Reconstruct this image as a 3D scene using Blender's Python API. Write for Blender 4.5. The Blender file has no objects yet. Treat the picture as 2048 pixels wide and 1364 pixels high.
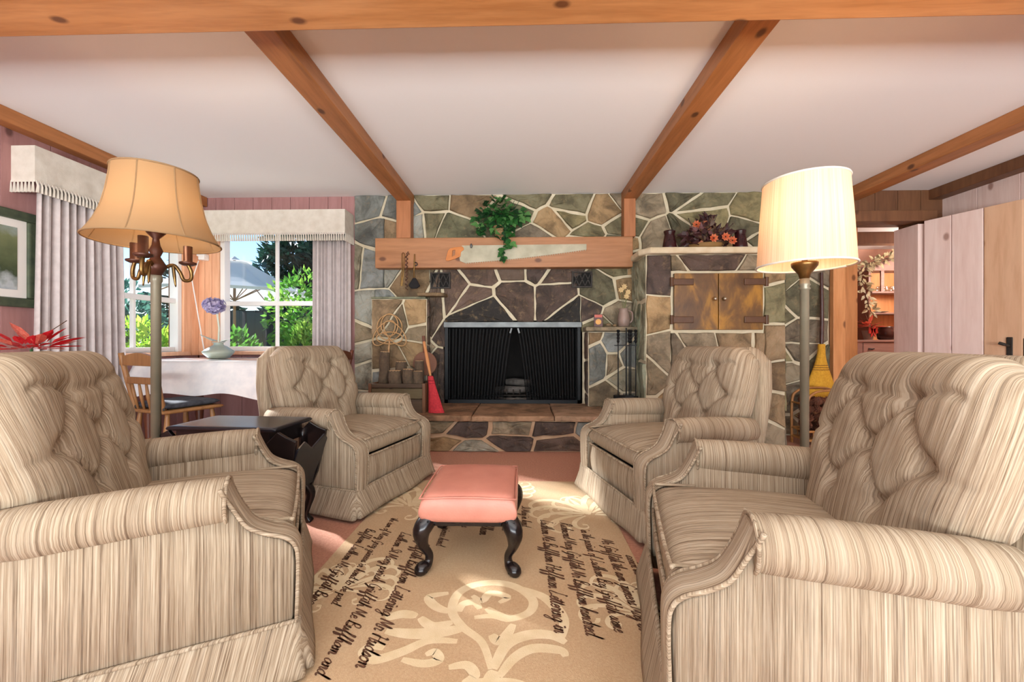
import bpy, math, random
from math import sin, cos, pi, sqrt, atan2, exp
from mathutils import Vector, Matrix
rnd = random.Random(7)
SC = bpy.context.scene
COL = SC.collection

# ---------------------------------------------------------------- camera
F, CX, CY, CH = 820.0, 1024.0, 682.0, 0.90
YAW = math.atan2(23.0, F)
cam_d = bpy.data.cameras.new('camera'); cam = bpy.data.objects.new('camera', cam_d); COL.objects.link(cam)
cam_d.sensor_width = 36.0; cam_d.lens = F/2048*36.0; cam_d.clip_start = 0.05; cam_d.clip_end = 200
cam.location = (0, 0, CH); cam.rotation_euler = (pi/2, 0, YAW)
SC.camera = cam
def ray(px, py):
    u = px-CX
    return Vector((u*cos(YAW)-F*sin(YAW), u*sin(YAW)+F*cos(YAW), -(py-CY)))
def onY(px, py, Y):
    d = ray(px, py); t = Y/d.y; return Vector((d.x*t, Y, CH+d.z*t))
def onX(px, py, X):
    d = ray(px, py); t = X/d.x; return Vector((X, d.y*t, CH+d.z*t))
def onZ(px, py, Z):
    d = ray(px, py); t = (Z-CH)/d.z; return Vector((d.x*t, d.y*t, Z))

# ---------------------------------------------------------------- light, sky, exposure
SC.view_settings.view_transform = 'Standard'; SC.view_settings.look = 'None'
SC.view_settings.gamma = 1.0; SC.view_settings.use_curve_mapping = False
SC.view_settings.exposure = 0.1
SC.cycles.max_bounces = 8; SC.cycles.diffuse_bounces = 4; SC.cycles.glossy_bounces = 3
W = bpy.data.worlds.new('world'); SC.world = W; W.use_nodes = True
wn = W.node_tree; bg = wn.nodes['Background']
sky = wn.nodes.new('ShaderNodeTexSky'); sky.sky_type = 'NISHITA'; sky.sun_disc = False
sky.sun_elevation = math.radians(38); sky.sun_rotation = math.radians(-60); sky.air_density = 1.0; sky.dust_density = 0.0; sky.ozone_density = 4.0
wn.links.new(sky.outputs[0], bg.inputs[0]); bg.inputs[1].default_value = 0.2
def lamp(name, kind, loc, energy, color, rot=(0,0,0), **kw):
    d = bpy.data.lights.new(name, kind); d.energy = energy; d.color = color
    for k, v in kw.items(): setattr(d, k, v)
    o = bpy.data.objects.new(name, d); COL.objects.link(o); o.location = loc; o.rotation_euler = rot
    return o
# low sun from beyond the window corner
sd = Vector((2.5, -1.45, -1.5)).normalized()
sun = lamp('sun', 'SUN', (-8, 10, 6), 14.0, (.93, .96, 1.0), angle=math.radians(2.5))
sun.rotation_euler = sd.to_track_quat('-Z', 'Y').to_euler()
# added fill light outside the assumed rear window, standing in for daylight
lamp('rear_fill', 'AREA', (0.3, -2.32, 1.35), 50, (1.0, .95, .88), (pi/2, 0, 0), shape='RECTANGLE', size=5.6, size_y=1.9)
# added fill angled up from behind the camera to brighten the ceiling
lamp('ceiling_fill', 'AREA', (0.3, -3.1, .35), 760, (.92, .97, 1.0), (pi/2+.72, 0, 0), shape='RECTANGLE', size=5.6, size_y=1.3)

# ---------------------------------------------------------------- materials
def lin(h):
    h = h.lstrip('#'); out = []
    for i in (0, 2, 4):
        c = int(h[i:i+2], 16)/255; out.append(c/12.92 if c <= .04045 else ((c+.055)/1.055)**2.4)
    return (out[0], out[1], out[2], 1)
MATS = {}
class NT:
    def __init__(s, name):
        s.m = bpy.data.materials.new(name); s.m.use_nodes = True
        s.t = s.m.node_tree; s.b = s.t.nodes['Principled BSDF']; s.out = s.t.nodes['Material Output']
        MATS[name] = s.m
    def n(s, t, **kw):
        x = s.t.nodes.new('ShaderNode'+t)
        for k, v in kw.items(): setattr(x, k, v)
        return x
    def l(s, a, b): s.t.links.new(a, b)
    def coord(s, kind='Object', scale=(1,1,1), rand=False):
        tc = s.n('TexCoord'); mp = s.n('Mapping'); mp.inputs['Scale'].default_value = scale
        s.l(tc.outputs[kind], mp.inputs[0])
        if rand:
            oi = s.n('ObjectInfo'); mm = s.n('MATH' if 0 else 'Math', operation='MULTIPLY'); mm.inputs[1].default_value = 37.0
            s.l(oi.outputs['Random'], mm.inputs[0])
            cb = s.n('CombineXYZ')
            for i in range(3): s.l(mm.outputs[0], cb.inputs[i])
            s.l(cb.outputs[0], mp.inputs['Location'])
        return mp.outputs[0]
    def noise(s, co, scale=5, detail=4, rough=.55, dist=0):
        x = s.n('TexNoise'); x.inputs['Scale'].default_value = scale; x.inputs['Detail'].default_value = detail
        x.inputs['Roughness'].default_value = rough; x.inputs['Distortion'].default_value = dist
        s.l(co, x.inputs['Vector']); return x.outputs['Fac']
    def ramp(s, fac, stops, interp='LINEAR'):
        r = s.n('ValToRGB'); r.color_ramp.interpolation = interp; e = r.color_ramp.elements
        while len(e) < len(stops): e.new(.5)
        for el, (p, c) in zip(e, stops): el.position = p; el.color = lin(c) if isinstance(c, str) else c
        s.l(fac, r.inputs[0]); return r.outputs[0]
    def mix(s, fac, a, b, mode='MIX'):
        x = s.n('Mix', data_type='RGBA', blend_type=mode)
        for i, v in ((0, fac), (6, a), (7, b)):
            if hasattr(v, 'is_output'): s.l(v, x.inputs[i])
            else: x.inputs[i].default_value = v
        return x.outputs[2]
    def bump(s, h, strength=.3, dist=.01):
        x = s.n('Bump'); x.inputs['Strength'].default_value = strength; x.inputs['Distance'].default_value = dist
        s.l(h, x.inputs['Height']); s.l(x.outputs[0], s.b.inputs['Normal'])
    def base(s, c):
        if hasattr(c, 'is_output'): s.l(c, s.b.inputs['Base Color'])
        else: s.b.inputs['Base Color'].default_value = lin(c) if isinstance(c, str) else c
    def set(s, **kw):
        for k, v in kw.items(): s.b.inputs[k.replace('_', ' ')].default_value = v
def plain(name, c, rough=.6, c2=None, scale=6, bump=0, metallic=0, bscale=60, spec=.5, rand=False):
    s = NT(name); co = s.coord('Object', rand=rand)
    if c2: s.base(s.ramp(s.noise(co, scale), [(.3, c), (.7, c2)]))
    else: s.base(c)
    if bump: s.bump(s.noise(co, bscale, 3), bump, .004)
    s.set(Roughness=rough, Metallic=metallic); s.b.inputs['Specular IOR Level'].default_value = spec
    return s.m
def wood(name, c1, c2, dark, axis=0, scale=1.0, rough=.5, knots=True, rand=True, bump=.15, knotc=None):
    s = NT(name); sc = [9*scale]*3; sc[axis] = .9*scale
    co = s.coord('Object', tuple(sc), rand)
    n1 = s.noise(co, 1.6, 5, .6, .8); n2 = s.noise(co, 7, 3, .6, .3)
    c = s.ramp(n1, [(.3, c1), (.62, c2), (.8, dark)])
    c = s.mix(.25, c, s.ramp(n2, [(.35, dark), (.6, c1)]))
    if knots:
        ks = [4.6*scale]*3; ks[axis] = 2.8*scale        # knots run through the board: 2-D cells of (along, across)
        kc = s.coord('Object', tuple(ks), rand); sx_ = s.n('SeparateXYZ'); s.l(kc, sx_.inputs[0]); o1, o2 = [i for i in range(3) if i != axis]
        su_ = s.n('Math', operation='ADD'); s.l(sx_.outputs[o1], su_.inputs[0]); s.l(sx_.outputs[o2], su_.inputs[1])
        cb_ = s.n('CombineXYZ'); s.l(sx_.outputs[axis], cb_.inputs[0]); s.l(su_.outputs[0], cb_.inputs[1])
        v = s.n('TexVoronoi', voronoi_dimensions='2D'); v.inputs['Scale'].default_value = 1.0; v.inputs['Randomness'].default_value = 1.0
        s.l(cb_.outputs[0], v.inputs['Vector']); k = s.ramp(v.outputs['Distance'], [(.03, (.85,.85,.85,1)), (.06, (0,0,0,1))])
        c = s.mix(k, c, lin(knotc or dark))
    s.base(c); s.set(Roughness=rough)
    if bump: s.bump(n1, bump, .004)
    return s.m
def stone_mat(name, cols, rough=.75):
    s = NT(name); oi = s.n('ObjectInfo'); co = s.coord('Object', rand=True)
    k = len(cols); base = s.ramp(oi.outputs['Random'], [(i/k, c) for i, c in enumerate(cols)], 'CONSTANT')
    n = s.noise(co, 5.0, 6, .65, .6); n2 = s.noise(co, 16, 5, .7, .4)
    c = s.mix(1.0, base, s.ramp(n, [(.25, '#7c7872'), (.42, '#b8b4aa'), (.55, '#e8e4da'), (.72, '#ffffff')]), 'MULTIPLY')
    c = s.mix(s.ramp(n2, [(.55, (0,0,0,1)), (.75, (.45,.45,.45,1))]), c, lin('#a58a64'))
    s.base(c); s.set(Roughness=rough); s.bump(n2, .75, .02)
    return s.m
def stripe_mat(name):
    s = NT(name)
    def st(su, sv, d=3): return s.noise(s.coord('UV', (su, sv, 1)), 1.0, d, .6)
    a = st(300, 3.0, 4); b = st(75, 1.0); c = st(620, 16)
    col = s.ramp(a, [(.36, '#46362a'), (.44, '#7a6550'), (.52, '#a08c72'), (.66, '#bfb09a')])
    col2 = s.ramp(b, [(.36, '#6e5844'), (.48, '#a08c72'), (.64, '#c0b29c')])
    col = s.mix(.42, col, col2)
    col = s.mix(.22, col, s.ramp(c, [(.38, '#4a3a2c'), (.62, '#cdbfa8')]))
    s.base(col); s.set(Roughness=.9); s.b.inputs['Specular IOR Level'].default_value = .15
    s.bump(a, .35, .004)
    return s.m
def glow_fabric(name, c, trans=.55, ribs=0):
    s = NT(name); t = s.n('BsdfTranslucent'); mx = s.n('MixShader'); mx.inputs[0].default_value = trans
    if ribs:
        co = s.coord('UV', (ribs, 1, 1)); w = s.noise(co, 1, 2)
        cc = s.ramp(w, [(.3, c), (.7, '#f0d9bc')]); s.base(cc); s.l(cc, t.inputs[0]); s.bump(w, .3, .003)
    else:
        s.base(c); t.inputs[0].default_value = lin(c)
    s.set(Roughness=.9); s.b.inputs['Specular IOR Level'].default_value = .1
    s.l(s.b.outputs[0], mx.inputs[1]); s.l(t.outputs[0], mx.inputs[2]); s.l(mx.outputs[0], s.out.inputs[0])
    return s.m
def leaf_mat(name, stops, trans=.4, scale=9, rough=.5):
    s = NT(name); co = s.coord('Object', rand=True); c = s.ramp(s.noise(co, scale, 2), stops)
    s.base(c); s.set(Roughness=rough)
    t = s.n('BsdfTranslucent'); s.l(c, t.inputs[0]); mx = s.n('MixShader'); mx.inputs[0].default_value = trans
    s.l(s.b.outputs[0], mx.inputs[1]); s.l(t.outputs[0], mx.inputs[2]); s.l(mx.outputs[0], s.out.inputs[0])
    return s.m
def glass_mat(name, tint=(1,1,1,1), gloss=.025):
    s = NT(name); tr = s.n('BsdfTransparent'); tr.inputs[0].default_value = tint
    gl = s.n('BsdfGlossy'); gl.inputs['Roughness'].default_value = .02; mx = s.n('MixShader'); mx.inputs[0].default_value = gloss
    s.l(tr.outputs[0], mx.inputs[1]); s.l(gl.outputs[0], mx.inputs[2]); s.l(mx.outputs[0], s.out.inputs[0])
    return s.m

STRIPE = stripe_mat('striped_upholstery')
CEILM = plain('ceiling_white', '#f6f5f3', .9, bump=.05)
s = NT('carpet'); co = s.coord('Object'); s.base(s.ramp(s.noise(co, 90, 3), [(.3, '#ad765e'), (.7, '#c48c72')])); s.set(Roughness=.95); s.bump(s.noise(co, 260, 2), .5, .006); CARPET = s.m
BEAMX = wood('beam_cedar_long', '#cf9560', '#b87a44', '#87502a', 0, .55, .45, knotc='#5a2f18')
BEAMY = wood('beam_cedar', '#ba7a48', '#a06636', '#6f411f', 1, .55, .45, knotc='#4a2614')
MANTELM = wood('mantel_wood', '#b58056', '#a06c44', '#774a2c', 0, .5, .5, knotc='#5a3420')
POSTM = wood('post_wood', '#b5774c', '#a0653c', '#75431f', 2, .6, .5)
PINKW = wood('pink_stained_board', '#b08380', '#a47672', '#855a55', 2, .5, .65, knotc='#5d3d38')
ORANGEW = wood('orange_casing', '#f2c09a', '#e8ac84', '#c88a60', 2, .6, .5, knots=False)
DOORW = wood('whitewashed_pine', '#f0dcd4', '#e8cfc6', '#d2b2a6', 2, .5, .5, knotc='#a07a6c')
PINEW = wood('knotty_pine', '#dcb898', '#d2a886', '#b08462', 2, .5, .5, knotc='#7a4c2a')
PINE2 = wood('amber_pine', '#d99a66', '#c98852', '#9d6236', 2, .5, .5, knotc='#6d3f20')
DARKW = wood('dark_panel_wood', '#7a5234', '#68432a', '#4a2c1a', 2, .5, .55)
MORTAR = plain('mortar_cream', '#d9cdb2', .9, '#c4b798', 9, .3, bscale=40)
MORTARD = plain('mortar_hearth', '#cfae8c', .9, '#b89474', 9, .3, bscale=40)
ST_GREY = stone_mat('stone_blue_grey', ['#a5a8a2', '#93999a', '#b0ada0', '#9b9ca0', '#a39e8c', '#8b9190'])
ST_OLIVE = stone_mat('stone_olive', ['#827d62', '#8e8868', '#706c56', '#988f6a', '#847868', '#7a7a60'])
ST_BROWN = stone_mat('stone_brown', ['#a28a6c', '#b0946e', '#90785a', '#a89a84', '#b89a72', '#95866e'])
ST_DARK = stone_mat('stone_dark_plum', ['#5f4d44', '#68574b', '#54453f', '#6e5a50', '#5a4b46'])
ST_SOOT = stone_mat('stone_sooty', ['#35302c', '#3b342f', '#2c2927', '#403832'])
ST_PALE = stone_mat('stone_pale_green', ['#9aa08c', '#a9ab96', '#8f957f', '#b0ae98'])
ST_SLAB = stone_mat('hearth_flagstone', ['#b08a6c', '#a67e60', '#b5947a', '#9c765a'])
ST_CAP = plain('cap_stone_cream', '#dccfb4', .85, '#c9b795', 12, .35, bscale=30)
BLACKM = plain('black_metal', '#17181a', .45, bump=.05, metallic=.6)
IRON = plain('cast_iron', '#26221f', .6, '#3a332d', 30, .2, metallic=.3)
SOOT = plain('firebox_soot', '#0d0c0b', .95, '#1a1715', 8)
STEEL = plain('grey_steel', '#6f7272', .45, '#585a5a', 10, metallic=.7)
BRASS = plain('aged_brass', '#8a6a3c', .35, '#5c452a', 14, metallic=.85)
BRONZE = plain('antique_bronze', '#6a4030', .4, '#3c2720', 16, metallic=.4)
POLE = plain('pole_antique_cream', '#8d8672', .35, '#75705f', 5, metallic=.25)
EBONY = plain('ebonised_wood', '#120d0d', .22, '#1d1413', 8)
EBONYT = plain('ebonised_top', '#1b1a20', .25, '#15141a', 8)
PINKL = plain('salmon_leather', '#cf8a76', .45, '#bf7a68', 7, .12, bscale=140)
OAK = wood('oak_chair', '#a97c4e', '#956a40', '#6b4526', 2, 1.2, .45, knots=False)
REDW = wood('red_brown_wood', '#7a4630', '#6a3a28', '#4a2418', 2, 1.0, .4, knots=False)
DRESSW = wood('mauve_brown_wood', '#a07f74', '#927066', '#705048', 0, .8, .5, knots=False)
CURT = plain('curtain_linen', '#d6ccca', .95, '#c6bcba', 18, .25, bscale=300, spec=.1)
VALM = plain('valance_linen', '#e2dcd0', .95, '#d2cabc', 14, .3, bscale=200, spec=.1)
WHITEP = plain('white_paint', '#eeeae4', .45)
GLASS = glass_mat('window_glass')

# ---------------------------------------------------------------- mesh helpers
class MB:
    def __init__(s): s.v = []; s.f = []
    def add(s, vs, fs):
        o = len(s.v); s.v += [tuple(p) for p in vs]; s.f += [tuple(i+o for i in f) for f in fs]; return s
    def box(s, x0, x1, y0, y1, z0, z1, M=None):
        vs = [Vector((x, y, z)) for z in (z0, z1) for y in (y0, y1) for x in (x0, x1)]
        if M: vs = [M @ p for p in vs]
        return s.add(vs, [(0,2,3,1), (4,5,7,6), (0,1,5,4), (2,6,7,3), (0,4,6,2), (1,3,7,5)])
    def bar(s, a, b, w, h, up=(0,0,1)):
        a = Vector(a); b = Vector(b); d = (b-a).normalized(); u = Vector(up)
        if abs(d.dot(u)) > .98: u = Vector((0,1,0))
        r = d.cross(u).normalized(); u = r.cross(d)
        vs = [p + r*w/2*i + u*h/2*j for p in (a, b) for (i, j) in ((-1,-1), (1,-1), (1,1), (-1,1))]
        return s.add(vs, [(0,1,2,3), (4,7,6,5), (0,4,5,1), (1,5,6,2), (2,6,7,3), (3,7,4,0)])
    def tube(s, pts, r, n=8, caps=True):
        pts = [Vector(p) for p in pts]; m = len(pts); rs = r if isinstance(r, (list, tuple)) else [r]*m
        vs = []; nrm = None
        for i, p in enumerate(pts):
            t = (pts[min(i+1, m-1)]-pts[max(i-1, 0)])
            t = t.normalized() if t.length > 1e-9 else Vector((0,0,1))
            if nrm is None:
                nrm = t.orthogonal().normalized()
            nrm = (nrm - t*nrm.dot(t))
            nrm = nrm.normalized() if nrm.length > 1e-6 else t.orthogonal().normalized()
            b = t.cross(nrm)
            for k in range(n):
                a = 2*pi*k/n; vs.append(p + (nrm*cos(a)+b*sin(a))*rs[i])
        fs = [(i*n+k, i*n+(k+1)%n, (i+1)*n+(k+1)%n, (i+1)*n+k) for i in range(m-1) for k in range(n)]
        if caps: fs += [tuple(range(n-1, -1, -1)), tuple((m-1)*n+k for k in range(n))]
        return s.add(vs, fs)
    def lathe(s, prof, n=24, c=(0,0,0), M=None, caps=True):
        c = Vector(c); vs = []; m = len(prof)
        for r, z in prof:
            for k in range(n):
                a = 2*pi*k/n; p = Vector((r*cos(a), r*sin(a), z))
                vs.append((M @ p if M else p) + c)
        fs = [(i*n+k, i*n+(k+1)%n, (i+1)*n+(k+1)%n, (i+1)*n+k) for i in range(m-1) for k in range(n)]
        if caps: fs += [tuple(range(n-1, -1, -1)), tuple((m-1)*n+k for k in range(n))]
        return s.add(vs, fs)
    def grid(s, fn, nu, nv, close_u=False):
        vs = []; mu = nu if close_u else nu+1
        for j in range(nv+1):
            for i in range(mu): vs.append(fn(i/nu, j/nv))
        fs = [(j*mu+i, j*mu+(i+1)%mu, (j+1)*mu+(i+1)%mu, (j+1)*mu+i) for j in range(nv) for i in range(nu)]
        return s.add(vs, fs)
    def ell(s, c, r, nu=14, nv=8, M=None):
        c = Vector(c); r = (r, r, r) if not isinstance(r, (tuple, list)) else r
        def fn(u, v):
            a = 2*pi*u; b = pi*(v-.5)*.998; p = Vector((r[0]*cos(a)*cos(b), r[1]*sin(a)*cos(b), r[2]*sin(b)))
            return (M @ p if M else p)+c
        return s.grid(fn, nu, nv, True)
    def prism(s, poly, d0, d1, fn=lambda a, b, d: (a, d, b)):
        n = len(poly); vs = [fn(a, b, d0) for a, b in poly] + [fn(a, b, d1) for a, b in poly]
        fs = [tuple(range(n)), tuple(range(2*n-1, n-1, -1))] + [(i, i+n, (i+1)%n+n, (i+1)%n) for i in range(n)]
        return s.add(vs, fs)
    def pillow(s, fn, nu=24, nv=24):
        # fn(a, b, side) -> point; a, b in -1..1, side +1 front / -1 rear; rim shared by both
        def w(k, n): return sin(pi/2*(2*k/n-1))
        idx = {}; vs = []; fs = []
        def g(i, j, sd):
            rim = i in (0, nu) or j in (0, nv); key = (i, j, 0 if rim else sd)
            if key not in idx:
                idx[key] = len(vs)
                if rim:
                    p = Vector(fn(w(i, nu), w(j, nv), 1)); q = Vector(fn(w(i, nu), w(j, nv), -1)); vs.append((p+q)/2)
                else: vs.append(fn(w(i, nu), w(j, nv), sd))
            return idx[key]
        for j in range(nv):
            for i in range(nu):
                fs.append((g(i,j,1), g(i+1,j,1), g(i+1,j+1,1), g(i,j+1,1)))
                fs.append((g(i,j,-1), g(i,j+1,-1), g(i+1,j+1,-1), g(i+1,j,-1)))
        return s.add(vs, fs)
    def mesh(s, name, mat, uvf=None, smooth=False):
        me = bpy.data.meshes.new(name); me.from_pydata(s.v, [], s.f)
        if mat: me.materials.append(mat)
        if uvf:
            ul = me.uv_layers.new(name='UVMap')
            for lp in me.loops: ul.data[lp.index].uv = uvf(me.vertices[lp.vertex_index].co)
        if smooth:
            for p in me.polygons: p.use_smooth = True
        me.update(); return me
    def build(s, name, mat, parent=None, uvf=None, smooth=False, bevel=0, fix=True):
        me = s.mesh(name, mat, uvf, smooth)
        if fix:
            import bmesh
            b = bmesh.new(); b.from_mesh(me); bmesh.ops.recalc_face_normals(b, faces=b.faces); b.to_mesh(me); b.free()
        return link(name, me, parent, bevel, smooth)
def link(name, me, parent=None, bevel=0, smooth=False):
    o = bpy.data.objects.new(name, me); COL.objects.link(o)
    if parent: o.parent = parent
    if bevel:
        m = o.modifiers.new('bevel', 'BEVEL'); m.width = bevel; m.segments = 2; m.limit_method = 'ANGLE'; m.angle_limit = .6
    return o
def thing(name, label, cat, loc=(0,0,0), rz=0, group=None, rot=None):
    o = bpy.data.objects.new(name, None); COL.objects.link(o); o.empty_display_size = .05
    o.location = loc; o.rotation_euler = rot or (0, 0, rz); return tag(o, label, cat, group)
def tag(o, label, cat=None, group=None, kind=None):
    o['label'] = label
    if cat: o['category'] = cat
    if group: o['group'] = group
    if kind: o['kind'] = kind
    return o
def struct(o, label=None, cat='structure'):
    o['kind'] = 'structure'
    if label: o['label'] = label; o['category'] = cat
    return o
def smooth_path(pts, k=6):
    pts = [Vector(p) for p in pts]; out = []; n = len(pts)
    for i in range(n-1):
        p0 = pts[max(i-1, 0)]; p1 = pts[i]; p2 = pts[i+1]; p3 = pts[min(i+2, n-1)]
        for j in range(k):
            t = j/k; out.append(.5*((2*p1)+(p2-p0)*t+(2*p0-5*p1+4*p2-p3)*t*t+(3*p1-p0-3*p2+p3)*t**3))
    out.append(pts[-1]); return out
def sstep(a, b, x):
    t = max(0, min(1, (x-a)/(b-a))); return t*t*(3-2*t)
def R3(ax, ang): return Matrix.Rotation(ang, 3, ax)

# ---------------------------------------------------------------- dimensions of the room
YB, CEIL, XL, XR, YF = 3.99, 2.325, -3.25, 3.96, -2.2
TY, TX0, TX1, TZ = 3.55, 1.05, 2.22, 1.64          # oven tower beside the fireplace
HY, HZ = 3.31, .295                               # raised hearth
OX0, OX1, OZ1 = -.765, .55, 1.08                  # fire opening
WX0, WX1, WZ0, WZ1 = -3.02, -1.93, .80, 2.02      # back window
LY0, LY1 = 2.72, 3.80                             # left window (along Y)

floor = struct(MB().box(XL-.15, 6.2, YF-.1, 6.2, -.06, 0).build('floor', CARPET), 'terracotta pink carpet covering the whole floor', 'carpet')
struct(MB().box(XL-.15, XR+.15, YF-.1, YB+.12, CEIL, CEIL+.1).build('ceiling', CEILM), 'smooth white ceiling between the wooden beams', 'ceiling')

# voronoi stone facing: cells in (u, v), mapped by fn(u, v, height)
def stones(parent, u0, u1, v0, v1, su, sv, fn, matf, hole=None, m=.011, h=.03, skew=.62, name='stone'):
    seeds = []; nv = max(1, round((v1-v0)/sv)); 
    for j in range(nv):
        nu = max(1, round((u1-u0)/su + rnd.uniform(-.3, .3)))
        for i in range(nu):
            seeds.append((u0+(u1-u0)*(i+.5+rnd.uniform(-skew, skew))/nu, v0+(v1-v0)*(j+.5+rnd.uniform(-skew, skew))/nv))
    if hole: seeds = [p for p in seeds if not any(q[0] < p[0] < q[1] and q[2] < p[1] < q[3] for q in hole)]
    asp = sv/su
    for k, (a, b) in enumerate(seeds):
        if hole and any(q[0] < a < q[1] and q[2] < b < q[3] for q in hole): continue
        poly = [(u0+m*.5, v0+m*.5), (u1-m*.5, v0+m*.5), (u1-m*.5, v1-m*.5), (u0+m*.5, v1-m*.5)]
        def clip(poly, nx, ny, c):
            out = []
            for i in range(len(poly)):
                p, q = poly[i], poly[(i+1) % len(poly)]
                dp = nx*p[0]+ny*p[1]-c; dq = nx*q[0]+ny*q[1]-c
                if dp <= 0: out.append(p)
                if (dp < 0 < dq) or (dq < 0 < dp):
                    t = dp/(dp-dq); out.append((p[0]+(q[0]-p[0])*t, p[1]+(q[1]-p[1])*t))
            return out
        for l, (c, d) in enumerate(seeds):
            if l == k: continue
            nx, ny = (c-a)*asp, (d-b)/asp; ln = sqrt(nx*nx+ny*ny)
            if ln < 1e-6: continue
            nx /= ln; ny /= ln
            mm = m*(.6+.9*(((k*31+l*31) % 17)/17))
            poly = clip(poly, nx, ny, nx*(a+c)/2+ny*(b+d)/2-mm)
            if len(poly) < 3: break
        if len(poly) < 3: continue
        pieces = [poly]
        for q in (hole or ()):
            nxt = []
            for pc_ in pieces:
                xs_ = [p[0] for p in pc_]; ys_ = [p[1] for p in pc_]
                if max(xs_) <= q[0] or min(xs_) >= q[1] or max(ys_) <= q[2] or min(ys_) >= q[3]: nxt.append(pc_); continue
                g = m*.5
                nxt += [clip(pc_, 1, 0, q[0]-g), clip(pc_, -1, 0, -q[1]-g)]
                mid_ = clip(clip(pc_, 1, 0, q[1]), -1, 0, -q[0])
                if len(mid_) > 2: nxt += [clip(mid_, 0, 1, q[2]-g), clip(mid_, 0, -1, -q[3]-g)]
            pieces = [p for p in nxt if len(p) > 2]
        for poly in pieces: one_stone(parent, poly, fn, matf, h, name)
def one_stone(parent, poly, fn, matf, h, name):
    if 1:
        ar = abs(sum(poly[i][0]*poly[(i+1)%len(poly)][1]-poly[(i+1)%len(poly)][0]*poly[i][1] for i in range(len(poly))))/2
        if ar < .0012: return
        pts = []
        for i in range(len(poly)):                       # worn outline
            p, q = poly[i], poly[(i+1) % len(poly)]; L = sqrt((p[0]-q[0])**2+(p[1]-q[1])**2)
            nn = max(2, int(L/.07))
            for t in range(nn):
                w = t/nn; j = (.006 if L > .08 else .002) if t else .003
                pts.append((p[0]+(q[0]-p[0])*w+rnd.uniform(-j, j), p[1]+(q[1]-p[1])*w+rnd.uniform(-j, j)))
        cx = sum(p[0] for p in pts)/len(pts); cy = sum(p[1] for p in pts)/len(pts)
        n = len(pts); hh = h*rnd.uniform(.75, 1.3); tu, tv = rnd.uniform(-.05, .05), rnd.uniform(-.05, .05)
        vs = []; org = Vector(fn(cx, cy, 0))
        for sc, ht, jj in ((1, -.004, 0), (.99, hh*.7, .0), (.93, hh, .005), (.5, hh*1.06, .008)):
            for (x, y) in pts:
                X = cx+(x-cx)*sc; Y = cy+(y-cy)*sc
                vs.append(Vector(fn(X, Y, ht+(tu*(X-cx)+tv*(Y-cy))*(ht > 0)+rnd.uniform(-jj, jj)))-org)
        vs.append(Vector(fn(cx, cy, hh*1.02))-org)
        fs = [(r*n+i, r*n+(i+1)%n, (r+1)*n+(i+1)%n, (r+1)*n+i) for r in range(3) for i in range(n)]
        fs += [(3*n+i, 3*n+(i+1)%n, 4*n) for i in range(n)]
        mb = MB().add(vs, fs); o = mb.build(name, matf(cx, cy), parent); o.location = org

# ---- stone back wall
SX0, SX1 = -1.66, onY(1657, 700, YB).x
wb = MB(); wb.box(SX0, OX0, YB, YB+.12, 0, CEIL); wb.box(OX1, SX1, YB, YB+.12, 0, CEIL); wb.box(OX0, OX1, YB, YB+.12, OZ1, CEIL)
wall_stone = struct(wb.build('wall_back_stone', MORTAR), 'fieldstone chimney wall with pale mortar joints', 'stone wall')
def wallmat(x, z):
    d = max(OX0-x, x-OX1, 0)
    if z < 1.30 and d < .05 and z > .9: return ST_SOOT
    if z < 1.62 and d < .12: return ST_DARK
    if x < -1.05: return ST_GREY if rnd.random() < .8 else ST_BROWN  # left stones: cool daylight tint put into their blue-grey colour
    if z > 1.8: return ST_OLIVE if rnd.random() < .8 else ST_BROWN
    if x > 2.2: return ST_OLIVE if rnd.random() < .6 else ST_BROWN
    return ST_BROWN if rnd.random() < .7 else ST_OLIVE
stones(wall_stone, SX0, SX1, 0, CEIL, .31, .225, lambda u, v, h: (u, YB-h, v), wallmat, hole=[(OX0, OX1, -.1, OZ1), (TX0, TX1, -.1, TZ-.02), (-1.36, 1.0, 1.63, 1.85), (-1.45, -.92, -.1, 1.3), (.56, 1.05, -.1, .98)], h=.022)
# projecting piers beside the fire opening
pl = struct(MB().box(-1.45, -.92, 3.88, YB-.0, HZ-.02, 1.30).build('wall_pier_left', MORTAR), 'shallow stone pier holding the rattan carpet beater', 'stone pier')
stones(pl, -1.45, -.92, HZ, 1.30, .27, .24, lambda u, v, h: (u, 3.88-h, v), lambda x, z: ST_GREY if rnd.random() < .45 else ST_BROWN, h=.02)
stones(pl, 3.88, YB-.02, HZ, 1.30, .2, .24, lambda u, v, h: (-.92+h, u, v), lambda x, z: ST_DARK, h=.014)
MB().box(-1.455, -.93, 3.866, YB-.02, 1.302, 1.322).build('ledge_slab', ST_PALE, pl, bevel=.008)
MB().prism([(-1.0, 3.82), (-.86, 3.815), (-.75, 3.84), (-.735, YB-.02), (-1.0, YB-.02)], 1.323, 1.355, lambda a, b, d: (a, b, d)).build('ledge_slab', ST_BROWN, pl, bevel=.008)
pr = struct(MB().box(.60, TX0-.005, 3.82, YB, HZ-.02, .985).build('wall_pier_right', MORTAR), 'low stone pier with ledge beside the oven tower', 'stone pier')
stones(pr, .60, TX0-.01, HZ, .985, .17, .2, lambda u, v, h: (u, 3.82-h, v), lambda x, z: ST_BROWN if rnd.random() < .85 else ST_GREY, h=.02)
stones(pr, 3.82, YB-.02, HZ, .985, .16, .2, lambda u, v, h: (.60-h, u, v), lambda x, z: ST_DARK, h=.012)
MB().box(.57, TX0-.005, 3.76, YB-.02, .99, 1.03).build('ledge_slab', ST_BROWN, pr, bevel=.01)
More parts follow.
